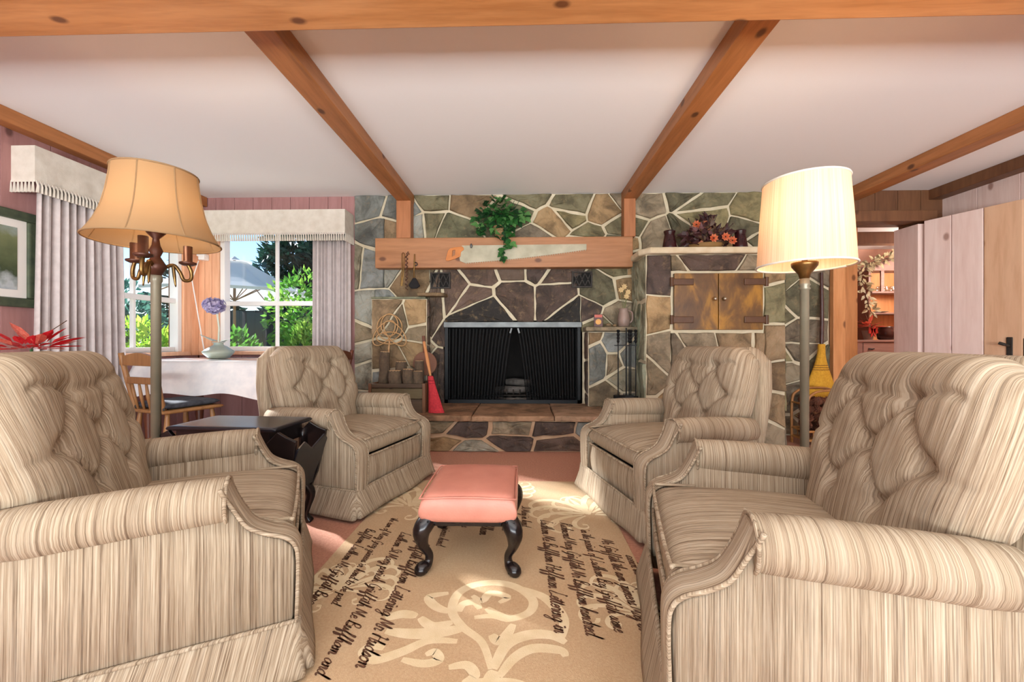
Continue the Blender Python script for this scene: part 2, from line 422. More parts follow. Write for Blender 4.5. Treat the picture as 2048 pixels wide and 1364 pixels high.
# ---- oven tower
DX0, DX1, DZ0, DZ1 = 1.28, 2.02, .995, 1.475
wt = MB(); wt.box(TX0, TX1, TY, YB, 0, DZ0); wt.box(TX0, TX1, TY, YB, DZ1, TZ); wt.box(TX0, DX0, TY, YB, DZ0, DZ1); wt.box(DX1, TX1, TY, YB, DZ0, DZ1); wt.box(DX0, DX1, TY+.1, YB, DZ0, DZ1)
tower = struct(wt.build('wall_oven_tower', MORTAR), 'square stone oven tower with small wooden cupboard doors', 'stone tower')
stones(tower, TX0, TX1, 0, TZ, .30, .23, lambda u, v, h: (u, TY-h, v), lambda x, z: ST_BROWN if rnd.random() < .7 else (ST_DARK if rnd.random() < .5 else ST_OLIVE), hole=[(DX0-.02, DX1+.02, DZ0-.02, DZ1+.02)], h=.022)
stones(tower, TY, YB-.03, 0, TZ, .2, .34, lambda u, v, h: (TX0-h, u, v), lambda x, z: ST_PALE, h=.013)
stones(tower, TY, YB-.03, 0, TZ, .25, .3, lambda u, v, h: (TX1+h, u, v), lambda x, z: ST_OLIVE, h=.014)
cp = MB(); 
def capf(u, v):
    a = 2*pi*u
    return (0,0,0)
cp.prism([(TX0-.05, 3.60), (TX0+.02, TY-.06), (TX1+.05, TY-.06), (TX1+.05, YB-.03), (TX0-.05, YB-.03)], TZ, TZ+.055, lambda a, b, d: (a, b, d))
cp.build('cap_slab', ST_CAP, tower, bevel=.015)
# ---- raised hearth
hearth = thing('hearth', 'raised flagstone hearth in front of the fireplace', 'hearth'); hearth['kind'] = 'structure'
MB().box(-1.62, TX0+.1, HY+.03, YB-.001, 0, HZ-.045).build('core', MORTARD, hearth)
stones(hearth, -1.62, TX0+.1, 0, HZ-.045, .36, .125, lambda u, v, h: (u, HY+.03-h, v), lambda x, z: ST_DARK if rnd.random() < .6 else (ST_BROWN if rnd.random() < .6 else ST_GREY), h=.022, m=.012, skew=.3)
xs = [-1.64, -1.05, -.42, .25, .72, TX0+.1]
for i in range(5):
    a, b = xs[i]+.002, xs[i+1]-.002; poly = []
    nn = 7
    for k in range(nn+1): poly.append((a+(b-a)*k/nn, HY-.01+rnd.uniform(-.018, .018)))
    poly += [(b+rnd.uniform(-.01, .0), 3.6), (b, YB-.004), (a, YB-.004), (a, 3.65)]
    MB().prism(poly, HZ-.045, HZ+rnd.uniform(-.004, .002), lambda p, q, d: (p, q, d)).build('flagstone', ST_SLAB, hearth, bevel=.008)

# ---- wooden walls
def planks_y(parent, x0, x1, y, z0, z1, w, mat, t=.014, sgn=-1, name='plank'):
    n = max(1, round((x1-x0)/w)); e = [x0+(x1-x0)*i/n for i in range(n+1)]
    for i in range(n):
        MB().box(e[i]+.002, e[i+1]-.002, min(y, y+sgn*t), max(y, y+sgn*t), z0, z1).build(name, mat, parent, bevel=.002)
def planks_x(parent, y0, y1, x, z0, z1, w, mat, t=.014, sgn=1, name='plank'):
    n = max(1, round((y1-y0)/w)); e = [y0+(y1-y0)*i/n for i in range(n+1)]
    for i in range(n):
        MB().box(min(x, x+sgn*t), max(x, x+sgn*t), e[i]+.002, e[i+1]-.002, z0, z1).build(name, mat, parent, bevel=.002)
ww = MB(); ww.box(XL, WX0, YB+.02, YB+.12, 0, CEIL); ww.box(WX1, SX0, YB+.02, YB+.12, 0, CEIL); ww.box(WX0, WX1, YB+.02, YB+.12, 0, WZ0); ww.box(WX0, WX1, YB+.02, YB+.12, WZ1, CEIL)
wall_bw = struct(ww.build('wall_back_window', DARKW), 'pink stained board wall around the garden window', 'wall')
planks_y(wall_bw, WX1, SX0, YB+.02, 0, CEIL, .14, PINKW); planks_y(wall_bw, XL, WX1, YB+.02, WZ1, CEIL, .2, PINKW); planks_y(wall_bw, XL+.02, WX1, YB+.02, 0, WZ0-.04, .2, PINKW)
planks_y(wall_bw, XL+.02, WX0, YB+.02, WZ0-.04, WZ1, .08, ORANGEW, t=.03, name='casing_board')
wl = MB(); wl.box(XL-.12, XL, YF, LY0, 0, CEIL); wl.box(XL-.12, XL, LY1, YB+.12, 0, CEIL); wl.box(XL-.12, XL, LY0, LY1, 0, WZ0); wl.box(XL-.12, XL, LY0, LY1, WZ1, CEIL)
wall_l = struct(wl.build('wall_left', DARKW), 'pink stained vertical board wall with picture and window', 'wall')
planks_x(wall_l, YF, LY0, XL, 0, CEIL, .27, PINKW); planks_x(wall_l, LY0, YB, XL, 0, WZ0-.04, .27, PINKW); planks_x(wall_l, LY0, YB, XL, WZ1, CEIL, .27, PINKW)
planks_x(wall_l, LY1, YB-.01, XL, WZ0-.04, WZ1, .08, ORANGEW, t=.03, name='casing_board')
wr = MB().box(XR, XR+.12, YF, YB+.12, 0, CEIL)
wall_r = struct(wr.build('wall_right', DARKW), 'wall of wide pale pine boards behind the open door', 'wall')
planks_x(wall_r, 1.2, YB, XR, 0, CEIL, .3, DOORW, sgn=-1)
# wall behind the camera; its broad window is assumed, to admit the fill
wf = MB(); wf.box(XL-.12, -2.6, YF-.12, YF, 0, CEIL); wf.box(3.2, XR+.12, YF-.12, YF, 0, CEIL); wf.box(-2.6, 3.2, YF-.12, YF, 0, .35); wf.box(-2.6, 3.2, YF-.12, YF, 2.25, CEIL)
struct(wf.build('wall_front', PINKW), 'board wall with an assumed broad window facing the fireplace', 'wall')
# doorway wall beside the stone
DW0, DW1, DH = onY(1683, 700, YB).x, 3.60, 1.99
wd = MB(); wd.box(SX1, DW0, YB, YB+.12, 0, CEIL); wd.box(DW1+.062, XR, YB, YB+.12, 0, CEIL); wd.box(DW0, DW1+.062, YB, YB+.12, DH+.02, CEIL)
wall_d = struct(wd.build('wall_back_doorway', DARKW), 'dark wood panelled wall above the open doorway', 'wall')
planks_y(wall_d, SX1, XR, YB, 2.10, CEIL, .2, DARKW)
planks_y(wall_d, DW1+.065, XR, YB, 0, 2.1, .16, DARKW)
tr = struct(MB().box(SX1+.02, 3.77, 3.84, YB-.015, DH+.005, DH+.105).build('trim_1', DARKW, bevel=.006), 'broad brown lintel board over the open doorway', 'lintel')
struct(MB().box(SX1+.01, DW0, YB-.05, YB-.002, 0, DH).build('trim_2', PINE2, bevel=.004), 'amber pine post beside the yellow straw broom', 'door post')
struct(MB().box(DW1, DW1+.06, 3.845, YB+.10, 0, DH-.02).build('trim_3', DOORW, bevel=.003), 'pale knotty board lining the side of the doorway', 'door lining')

# ---- beams
struct(MB().box(XL, XR, 1.40, 1.635, 2.155, CEIL).build('beam_1', BEAMX, bevel=.006), 'great knotty beam crossing the room above the camera', 'beam')
for nm, x0, x1, lab in (('beam_2', -1.205, -1.068, 'ceiling beam ending on the mantel above the hanging tools'), ('beam_3', .937, 1.068, 'ceiling beam ending on the mantel beside the oven tower'),
                        ('beam_4', 3.02, 3.17, 'ceiling beam running to the lintel of the doorway'), ('beam_5', 3.82, 3.945, 'dark beam along the top of the pale board wall'),
                        ('beam_6', XL+.016, XL+.11, 'beam along the top of the pink board wall')):
    struct(MB().box(x0, x1, 1.636, YB-.002, 2.232, CEIL).build(nm, BEAMY if nm != 'beam_5' else DARKW, bevel=.005), lab, 'beam')
for nm, x0, x1, lab in (('beam_post_1', -1.205, -1.068, 'short post between mantel and beam above the hanging tools'), ('beam_post_2', .937, 1.045, 'short post between mantel and beam beside the oven tower')):
    tag(MB().box(x0, x1, 3.85, YB-.03, 1.876, 2.231).build(nm[:9], POSTM, bevel=.004), lab, 'post', 'posts on the mantel', 'structure')

# ---- windows
def window(name, label, P, a0, a1, z0, z1, ma, mz, arch):
    """P(a, d, z) maps along-wall a, inward depth d to the room"""
    w = bpy.data.objects.new(name, None); COL.objects.link(w); struct(w, label, 'window')
    def bx(nm, aa, ab, da, db, za, zb, mat=WHITEP, bev=.003):
        vs = [P(a, d, z) for a in (aa, ab) for d in (da, db) for z in (za, zb)]
        x = [v[0] for v in vs]; y = [v[1] for v in vs]; z = [v[2] for v in vs]
        return MB().box(min(x), max(x), min(y), max(y), min(z), max(z)).build(nm, mat, w, bevel=bev)
    for aa, ab in ((a0, a0+.045), (a1-.045, a1)): bx('jamb', aa, ab, -.07, .01, z0, z1)
    bx('head', a0, a1, -.07, .01, z1-.045, z1); bx('sill', a0-.03, a1+.03, -.09, .07, z0-.035, z0, ORANGEW)
    bx('rail', a0+.045, a1-.045, -.055, -.015, z0, z0+.045)
    for m in ma: bx('muntin', m-.012, m+.012, -.055, -.02, z0+.045, z1-.045)
    for m in mz: bx('meeting_rail', a0+.045, a1-.045, -.06, -.01, m-.022, m+.022)
    ea = [a0+.045]+list(ma)+[a1-.045]; ez = [z0+.045]+list(mz)+[z1-.045]
    for i in range(len(ea)-1):
        for j in range(len(ez)-1): bx('pane', ea[i], ea[i+1], -.042, -.038, ez[j], ez[j+1], GLASS, 0)
    return w
window('window_1', 'white framed sash window in the back wall facing the parasol', lambda a, d, z: (a, YB+.02-d, z), WX0, WX1, WZ0, WZ1, [onY(548, 600, YB).x], [1.275], 0)
window('window_2', 'white framed window in the side wall beside the dining table', lambda a, d, z: (XL+d, a, z), LY0, LY1, WZ0, WZ1, [onX(274, 600, XL).y], [1.275], 0)
window('window_added', 'assumed broad window added behind the viewpoint to admit fill light', lambda a, d, z: (a, YF+d, z), -2.6, 3.2, .35, 2.25, [-1.2, .3, 1.8], [], 0)  # unseen window, added so the rear fill lights can enter

# ---------------------------------------------------------------- armchairs
def make_chair():
    t = thing('armchair', '', 'armchair', group='striped tufted armchairs')
    AX, AT = .325, .085                                   # arm centre, arm thickness
    prof = [(-.34, .12), (-.345, .30), (-.34, .345), (-.317, .37), (-.28, .385), (-.237, .41), (-.21, .45), (-.19, .49), (-.17, .515), (.245, .515), (.205, .12)]
    top = smooth_path([(-.347, 0, .135), (-.351, 0, .30), (-.343, 0, .352), (-.317, 0, .378), (-.28, 0, .393), (-.238, 0, .418), (-.212, 0, .458), (-.192, 0, .50), (-.18, 0, .53)], 4)
    for sg in (-1, 1):
        mb = MB(); n = len(prof)
        def sec(x, inset):                                # side slab, slightly pillowed
            cx = sum(p[0] for p in prof)/n; cz = sum(p[1] for p in prof)/n
            return [(x, cx+(p[0]-cx)*inset, cz+(p[1]-cz)*inset) for p in prof]
        rings = [sec(sg*(AX-AT/2), .97), sec(sg*(AX-AT/2+.012), 1), sec(sg*(AX+AT/2-.012), 1), sec(sg*(AX+AT/2), .97)]
        vs = [p for r in rings for p in r]
        fs = [(r*n+i, r*n+(i+1)%n, (r+1)*n+(i+1)%n, (r+1)*n+i) for r in range(3) for i in range(n)] + [tuple(range(n)), tuple(3*n+i for i in range(n))]
        mb.add(vs, fs)
        # rolled top
        path = [(sg*(AX+.006), y, .487-.012*sstep(-.1, .3, y)) for y in [-.195, -.19, -.18, -.1, 0, .1, .17, .235]]
        mb.tube(path, [.044, .053, .058, .06, .06, .06, .06, .055], 18)
        arm = mb.build('arm', STRIPE, t, uvf=lambda c: (c.y+.15*max(0, c.y-.15)*c.z+3, c.z*.6+c.x), smooth=True)
        fb = MB()                                         # front facing band down the arm
        def band(u, v):
            k = min(int(u*(len(top)-1)), len(top)-2); f = u*(len(top)-1)-k; p = top[k].lerp(top[k+1], f)
            w = (AT/2+.004+.014*sstep(.75, 1, u)); a = (v*2-1)
            return (sg*(AX+.004*sstep(.7, 1, u))+a*w, p.x-.012*(1-a**4), p.z+.004*(1-a*a))
        fb.grid(band, 30, 8)
        fb.build('arm_front_band', STRIPE, arm, uvf=lambda c: (c.x+1.3, c.z), smooth=True, fix=False)
        for e in (-1, 1):
            MB().tube([(sg*(AX+.004*sstep(.7, 1, k/(len(top)-1)))+e*(AT/2+.004+.014*sstep(.75, 1, k/(len(top)-1))), p.x-.001, p.z+.001) for k, p in enumerate(top)], .0055, 6).build('piping', STRIPE, arm, uvf=lambda c: (c.z*1.0+c.x, c.y), smooth=True)
        MB().tube([(sg*(AX+.006)+.058*cos(a), -.19, .487+.058*sin(a)) for a in [k*pi/8-.2 for k in range(0, 19)]], .005, 6).build('roll_piping', STRIPE, arm, uvf=lambda c: (c.z+c.x, c.y), smooth=True)
    # seat cushion
    def seat(a, b, sd):
        wx = .284 + (.0 if b > -.55 else 0); x = a*wx; y = -.035+b*.305
        e = (max(0, 1-abs(a)**9))**.4*(max(0, 1-abs(b)**9))**.4
        th = (.055+.022*(1-a*a)*(1-b*b)) if sd > 0 else .055
        return (x, y, .352+sd*th*e-.012*(b*b)*(b < 0))
    sc = MB().pillow(seat, 26, 26).build('seat_cushion', STRIPE, t, uvf=lambda c: (c.x+7, c.y+c.z), smooth=True)
    for zz in (.394, .302):
        MB().tube(smooth_path([(-.272, -.2, zz), (-.272, -.32, zz-.004), (-.262, -.338, zz-.006), (0, -.343, zz-.006), (.262, -.338, zz-.006), (.272, -.32, zz-.004), (.272, -.2, zz)], 5), .0055, 6).build('piping', STRIPE, sc, uvf=lambda c: (c.x*.3, c.y), smooth=True)
    # front rail and underframe
    MB().grid(lambda u, v: (-.285+.57*u, -.327-.010*sin(pi*v), .13+.165*v), 12, 6).build('front_rail', STRIPE, t, uvf=lambda c: (c.x+4.2, c.z), smooth=True, fix=False)
    MB().box(-.28, .28, -.315, .2, .09, .275).build('underframe', SOOT, t)
    for sx in (-1, 1):
        for y in (-.26, .16): MB().lathe([(.014, .0068), (.02, .01), (.02, .05), (.014, .09)], 12, (sx*.25, y, 0)).build('leg', BLACKM, t)
    # outer back
    def back_c(t_):                                       # centre line from floor to crest
        return .155+.155*t_+.008*sin(pi*t_), .12+.735*t_
    def backw(t_):
        return .335-.008*sstep(.5,.8,t_) - .03*sstep(.7, 1, t_)
    def shell(a, b, sd):
        u = (b+1)/2; y, z = back_c(u); w = backw(u)
        e = (max(0, 1-abs(a)**10))**.35*(max(0, 1-abs(b)**12))**.35
        z -= .065*sstep(.68, 1.0, abs(a))*sstep(.55, 1, u) - .014*sstep(.6, 1, u)
        return (a*w, y+.045-sd*.045*e+.02*a*a, z)
    MB().pillow(shell, 22, 22).build('back', STRIPE, t, uvf=lambda c: (c.x*.9+9+(c.y*.9)*(1 if c.x > 0 else -1), c.z), smooth=True)
    # tufted inner back
    BT = [(-.35, .80), (.35, .80), (-.64, .55), (0, .56), (.64, .55), (-.35, .31), (.35, .31)]
    SEG = [(0, 3), (1, 3), (0, 2), (1, 4), (2, 5), (3, 5), (3, 6), (4, 6)]
    EXT = [((-.64, .55), (-1, .52)), ((.64, .55), (1, .52)), ((-.35, .8), (-.8, .86)), ((.35, .8), (.8, .86)), ((-.35, .8), (.35, .8)), ((-.35, .31), (-.4, 0)), ((.35, .31), (.4, 0))]
    def dist(p, a, b):
        ax, ay = a; bx_, by = b; dx, dy = bx_-ax, by-ay; k = ((p[0]-ax)*dx+(p[1]-ay)*dy)/(dx*dx+dy*dy); k = max(0, min(1, k))
        return sqrt((p[0]-ax-dx*k)**2+(p[1]-ay-dy*k)**2)
    def cush(a, b, sd):
        u = (b+1)/2; z = .345+.51*u; y = .165+.135*u
        w = .262+.062*sstep(.22, .42, u)-.030*sstep(.6, 1, u)
        e = (max(0, 1-abs(a)**7))**.42*(max(0, 1-abs(b)**7))**.42
        z -= .055*sstep(.68, 1.0, abs(a))*sstep(.55, 1, u) - .012*sstep(.6, 1, u)
        th = .075
        if sd > 0:
            P = (a, u); q = (a*.5, u)
            dd = sum(.034*exp(-((q[0]-bx*.5)**2+(q[1]-by)**2)/.0022) for bx, by in BT)
            cr = 1e9
            for i, j in SEG: cr = min(cr, dist(q, (BT[i][0]*.5, BT[i][1]), (BT[j][0]*.5, BT[j][1])))
            for p1, p2 in EXT: cr = min(cr, dist(q, (p1[0]*.5, p1[1]), (p2[0]*.5, p2[1])) + .008)
            dd += .017*exp(-(cr/.020)**2)
            th = .086-dd
        d = sd*th*e
        return (a*w, y-d*.945+.012*a*a*0, z+d*.33*.4)
    def cuv(c):
        u = (c.z-.345)/.51; d = .165+.135*u-c.y
        return (c.x+(1 if c.x > 0 else -1)*max(0, .07-d)*sstep(.2, .27, abs(c.x))+.006*sin(c.z*13+c.x*7)+2, c.z)
    bc = MB().pillow(cush, 60, 60).build('back_cushion', STRIPE, t, uvf=cuv, smooth=True)
    for bx_, by in BT:
        p = Vector(cush(bx_, by*2-1, 1)); MB().ell((p.x, p.y-.006, p.z), (.011, .007, .011), 10, 6).build('button', STRIPE, bc, uvf=lambda c: (c.x, c.z), smooth=True)
    # skirt with kick pleats
    def outline(s, out):
        # four straight runs with corners; s in 0..1
        hx, y0, y1 = .372+out, -.353-out, .225+out*.8
        per = [2*hx, y1-y0, 2*hx, y1-y0]; T = sum(per); d = s*T
        for k in range(4):
            if d <= per[k] or k == 3: break
            d -= per[k]
        f = d/per[k]
        P = [(-hx+2*hx*f, y0), (hx, y0+(y1-y0)*f), (hx-2*hx*f, y1), (-hx, y1-(y1-y0)*f)][k]
        edge = min(f, 1-f)*per[k]
        return P, edge, k
    def skirt(u, v):
        (x, y), ed, k = outline(u, .034*v+.004*sin(u*46)*v)
        notch = .030*v*exp(-(ed/.014)**2)
        r = sqrt(x*x+y*y); x -= x/r*notch; y -= y/r*notch
        return (x, y, .148-.128*v+.004*v*sin(u*31))
    sk = MB().grid(skirt, 240, 6, True).build('skirt', STRIPE, t, uvf=lambda c: (c.x+c.y+5.5, c.z), smooth=True, fix=False)
    m = sk.modifiers.new('solid', 'SOLIDIFY'); m.thickness = .004; m.offset = -1
    MB().tube([(skirt(k/120, 0)[0], skirt(k/120, 0)[1]-0.0, .149) for k in range(121)], .006, 6).build('skirt_piping', STRIPE, sk, uvf=lambda c: (c.x+c.y, c.z), smooth=True)
    return t
def copy_tree(o, parent=None):
    c = o.copy(); COL.objects.link(c); c.parent = parent
    for ch in o.children: copy_tree(ch, c)
    return c
proto = make_chair()
AZ = .545
CH_SPOTS = [((520, 858), (450, 952), 1, 'striped tufted armchair nearest the red flowers and the bell shaded lamp', .03),
            ((1400, 880), (1492, 1022), -1, 'striped tufted armchair at the front, under the drum shaded lamp', .03),
            ((668, 819), (812, 787), 1, 'striped tufted armchair beside the black side table, near the log box', 0),
            ((1215, 797), (1347, 838), -1, 'pale striped tufted armchair in front of the stone oven tower', 0)]
for i, (pa, pb, face, lab, tw) in enumerate(CH_SPOTS):
    A = onZ(pa[0], pa[1], AZ); B = onZ(pb[0], pb[1], AZ); M = (A+B)/2; d = (B-A); d.z = 0; d.normalize()
    f = Vector((d.y, -d.x, 0))                         # candidate facing
    if f.x*face < 0: f = -f
    f = R3('Z', tw) @ f
    o = proto if i == 0 else copy_tree(proto)
    o.location = (M.x-f.x*.19-(.005 if i == 1 else 0), M.y-f.y*.19, 0); o.rotation_euler = (0, 0, atan2(f.x, -f.y)); o['label'] = lab
    print('chair', i, tuple(round(q, 3) for q in o.location), (A-B).length)

# ---------------------------------------------------------------- rug
rug = thing('rug', 'beige area rug with cream scrolls and brown handwriting print', 'rug', (0, 0, 0))
RX0, RX1, RY0, RY1 = -.80, .46, .55, 2.62
s = NT('rug_pile'); co = s.coord('Object'); s.base(s.mix(.35, s.ramp(s.noise(co, 3, 4), [(.3, '#b3926c'), (.7, '#c4a682')]), s.ramp(s.noise(co, 140, 2), [(.3, '#a88862'), (.7, '#ccb08a')]))); s.set(Roughness=.95); s.bump(s.noise(co, 300, 2), .4, .004)
RUGM = s.m
RUGC = plain('rug_cream_print', '#dfcba6', .95, '#d2bb92', 20, .3, bscale=300)
INK = plain('rug_brown_print', '#523220', .95, '#66432c', 20)
MB().box(RX0, RX1, RY0, RY1, .001, .006).build('pile', RUGM, rug, bevel=.004)
def ribbon(mb, pts, ws, z):
    n = len(pts); vs = []
    for i, p in enumerate(pts):
        a = pts[max(i-1, 0)]; b = pts[min(i+1, n-1)]; tx, ty = b[0]-a[0], b[1]-a[1]; L = sqrt(tx*tx+ty*ty) or 1
        nx, ny = -ty/L*ws[i]/2, tx/L*ws[i]/2
        vs += [(p[0]+nx, p[1]+ny, z), (p[0]-nx, p[1]-ny, z)]
    mb.add(vs, [(2*i, 2*i+1, 2*i+3, 2*i+2) for i in range(n-1)])
def inside(p): return RX0+.01 < p[0] < RX1-.01 and RY0+.01 < p[1] < RY1-.01
LV = [0]
def scroll(mb, x, y, ang, L, curl, w0, n=44):
    LV[0] += 1; z = .0064+.00001*(LV[0] % 60); pts = []; ws = []; h = ang
    for i in range(n):
        t = i/(n-1)
        if inside((x, y)): pts.append((x, y)); ws.append(w0*(.25+.75*sin(pi*min(1, t*1.15+.02))**.8) if t < .93 else w0*.75)
        x += cos(h)*L/n; y += sin(h)*L/n; h += curl*(.15+2.2*t*t)*pi/n*1.6
    if len(pts) > 2: ribbon(mb, pts, ws, z)
def motif(mb, cx, cy, ang, sc):
    for sg in (-1, 1):
        for a, L, c, w, ox in ((.12, 1.1, 1.5, .05, 0), (.55, .95, 1.35, .05, .02), (1.0, .85, 1.5, .045, .05), (1.45, .75, 1.3, .04, .07), (.35, .6, -1.2, .03, .12), (.85, .5, -1.3, .03, .16), (1.3, .42, -1.4, .028, .16), (1.85, .5, 1.5, .035, .05)):
            A = ang+sg*a; scroll(mb, cx+cos(A)*ox*sc, cy+sin(A)*ox*sc, A, L*sc, sg*c, w*sc*1.25)
    scroll(mb, cx, cy, ang, .45*sc, .05, .06*sc)
sp = MB()
for w0, st_ in ((34, '1110 1150 1060 1010 960 930 905 850 930 760 1010 712 1130 697 1240 720 1325 785 1310 850 1210 885 1110 872 1020 880'), (38, '1240 720 1370 765 1450 830 1490 900 1480 985'), (34, '915 850 850 838 800 808 785 770 885 752'),
                (46, '965 935 850 955 700 965 555 950'), (34, '930 1005 780 1002 640 1060 500 1100 440 1062 480 1030 545 1042'), (30, '640 1100 750 1122 832 1102 812 1060 765 1076'), (40, '1120 1150 1190 1022 1300 972 1420 972 1500 1012'),
                (34, '1150 1190 1230 1092 1330 1042 1470 1052 1500 1085'), (30, '1010 765 1060 792 1105 752 1195 772 1150 802'), (34, '1085 830 1130 860 1190 885 1255 880'), (38, '1110 970 1140 1000 1180 985 1225 915'), (30, '885 1142 980 1130 1022 1185 960 1225'),
                (40, '555 885 640 862 720 872'), (36, '735 880 800 925 905 905'), (30, '940 850 960 810 1020 800 1050 835'), (44, '1130 1160 1110 1200 1090 1290 1085 1400'), (36, '1080 1215 1000 1240 900 1300 800 1310'), (36, '1120 1215 1220 1230 1330 1260 1450 1250')):
    q_ = [int(v) for v in st_.split()]; P_ = smooth_path([onZ(560+q_[i]*.381, 900+q_[i+1]*.381, .006) for i in range(0, len(q_), 2)], 6); n_ = len(P_); LV[0] += 1
    ok_ = [(p.x, p.y) for p in P_ if inside((p.x, p.y))]; ribbon(sp, ok_, [w0*.381/500*1.35*(.25+.75*sin(pi*(.06+.9*k/max(1, len(ok_)-1)))**.6) for k in range(len(ok_))], .0064+.00001*LV[0])
sp.build('scroll_motif', RUGC, rug, fix=False)
for args in ((-.62, 2.2, 1.2, .55), (.34, 2.12, 1.9, .55), (-.66, 1.45, 1.9, .4), (.38, 1.35, 1.2, .4), (-.12, 2.5, -pi/2, .36)):
    sp = MB(); motif(sp, *args); sp.build('scroll_motif', RUGC, rug, fix=False)
# handwriting: a small single-stroke cursive alphabet
AL = {'a': '55 85 30 100 5 55 15 5 40 15 58 90 55 20 70 0 85 20', 'b': '0 20 25 160 33 210 18 200 18 30 35 0 60 30 50 80 80 85', 'c': '55 80 35 100 8 60 12 10 35 0 65 25',
      'd': '55 85 30 100 5 55 15 5 45 20 62 210 55 20 70 0 85 20', 'e': '5 40 45 65 40 100 15 80 10 25 35 0 65 25', 'f': '0 20 35 140 50 210 35 220 25 120 18 -80 28 -100 40 -60 32 10 70 25',
      'g': '55 85 30 100 5 55 20 10 45 30 58 90 48 -70 30 -100 12 -75 45 -10 80 25', 'h': '0 20 30 160 34 210 20 200 12 0 20 60 40 100 50 80 50 10 65 0 80 25', 'i': '0 20 20 100 22 20 35 0 52 25',
      'l': '0 20 30 150 34 210 20 200 18 30 33 0 52 25', 'm': '0 60 10 100 14 0 20 70 35 100 44 80 44 0 50 70 65 100 74 80 74 10 88 0 105 25', 'n': '0 60 10 100 14 0 20 70 35 100 46 80 46 10 60 0 76 25',
      'o': '35 100 8 70 10 10 35 0 55 40 45 95 30 90 75 85', 'p': '0 60 12 100 5 -90 12 60 35 100 55 70 45 10 20 10 75 25', 'r': '0 30 12 110 22 90 42 90 38 20 50 0 66 25',
      's': '0 20 30 105 42 50 35 5 8 5 60 25', 't': '0 20 22 170 20 20 35 0 52 25', 'u': '0 60 10 100 12 15 30 0 48 90 50 15 62 0 78 25', 'y': '0 60 10 100 14 30 35 20 50 100 42 -70 25 -100 10 -70 70 25',
      'B': '10 200 5 0 8 190 50 220 55 150 15 110 65 90 70 10 20 0 -5 20 90 20', 'G': '80 180 50 220 5 120 20 10 60 20 78 90 50 90 76 80 60 -60 30 -80 100 25', 'H': '0 190 15 210 8 0 8 110 70 115 78 210 68 0 100 25',
      'L': '40 200 25 220 20 110 5 10 30 0 70 20 100 15', 'M': '-5 10 15 210 45 30 80 210 78 20 95 0 115 25', 'R': '8 200 5 0 8 190 50 220 60 140 12 110 70 0 95 25', 'S': '65 180 45 220 15 160 60 60 30 0 0 20 95 25', ' ': ''}
def write(mb, text, x, y, sz, wob=.0):
    # reads towards the viewer, letter tops towards +X
    adv = 0
    for k, ch in enumerate(text):
        q = [int(v)/100 for v in AL.get(ch, '').split()]
        P = [(q[i], q[i+1]) for i in range(0, len(q), 2)]
        if P:
            P3 = smooth_path([(p[0], p[1], 0) for p in P], 4)
            pts = [(x+sz*p.y*.9+wob*adv, y-sz*(adv+(p.x+p.y*.38)*1.0)) for p in P3]
            pts = [p for p in pts if inside(p)]
            if len(pts) > 2:
                LV[0] += 1; ribbon(mb, pts, [sz*.15*(1.3 if i % 9 < 5 else .8) for i in range(len(pts))], .0072+.000004*(LV[0] % 200))
            adv += max(p[0] for p in P)-.08
        else: adv += .55
        if ch == 'i' or (ch in 't' ):
            LV[0] += 1; ribbon(mb, [(x+sz*1.45, y-sz*(adv-.2)), (x+sz*1.5, y-sz*(adv+.12))], [sz*.2]*2, .0072)
for x, y, tx, sz in [(-.745, 1.93, 'Buffham Ludham Mr Griffith Burgess in May', .030), (-.665, 2.05, 'the sum of Mary Gray guineas in hand to be paid', .026), (-.57, 1.90, 'Ludham St Mary parish Griffith Me Buffham and', .031), (-.47, 1.82, 'Griffith Buffham Lettering Mr Hudson', .035),
                     (-.385, 2.0, 'in guinea hand', .028), (-.30, 2.08, 'guineas', .031), (-.205, 2.05, 'Buffham', .036), (-.105, 2.2, 'Mr Ludham of the', .028), (-.01, 2.22, 'St Mary in hand', .028),
                     (.085, 2.05, 'Ludham Me Buffham Hoffman Lettering in', .035), (.18, 2.02, 'Richmond Mary Griffith Mr Buffham hundred', .032), (.27, 1.95, 'in the parish of Ludham Bay Griffith same', .030), (.35, 1.86, 'Mr Griffith the sum Guineas May in Ludham', .031), (.425, 1.72, 'Barton the tenth in May of the parish', .026)]:
    ink = MB(); write(ink, tx, x, y, sz*.86, .0004); ink.build('handwriting_line', INK, rug, fix=False)
# ---------------------------------------------------------------- footstool
fs_ = onZ(936, 1146, .008); FX, FY = fs_.x, fs_.y
st = thing('footstool', 'salmon leather footstool on black cabriole legs', 'footstool', (FX, FY+.19, .0098))
def stool(a, b, sd):
    e = (max(0, 1-abs(a)**12))**.3*(max(0, 1-abs(b)**12))**.3
    z = .262 if sd > 0 else .135
    return (a*(.19-.006*(sd > 0)), b*.212, .245+(sd*(.058*e+(.012*(1-a*a)*(1-b*b) if sd > 0 else 0))))
so = MB().pillow(stool, 24, 24).build('padded_seat', PINKL, st, smooth=True)
pp = [(sx*.184, sy*.206, .288) for sx, sy in ((-1,-1), (1,-1), (1,1), (-1,1), (-1,-1))]
MB().tube([Vector(pp[i]).lerp(Vector(pp[i+1]), k/8)+Vector((0, 0, .006*sin(pi*k/8))) for i in range(4) for k in range(8)]+[Vector(pp[0])], .0035, 6).build('piping', PINKL, so, smooth=True)
MB().box(-.17, .17, -.19, .19, .178, .195).build('frame', EBONY, st)
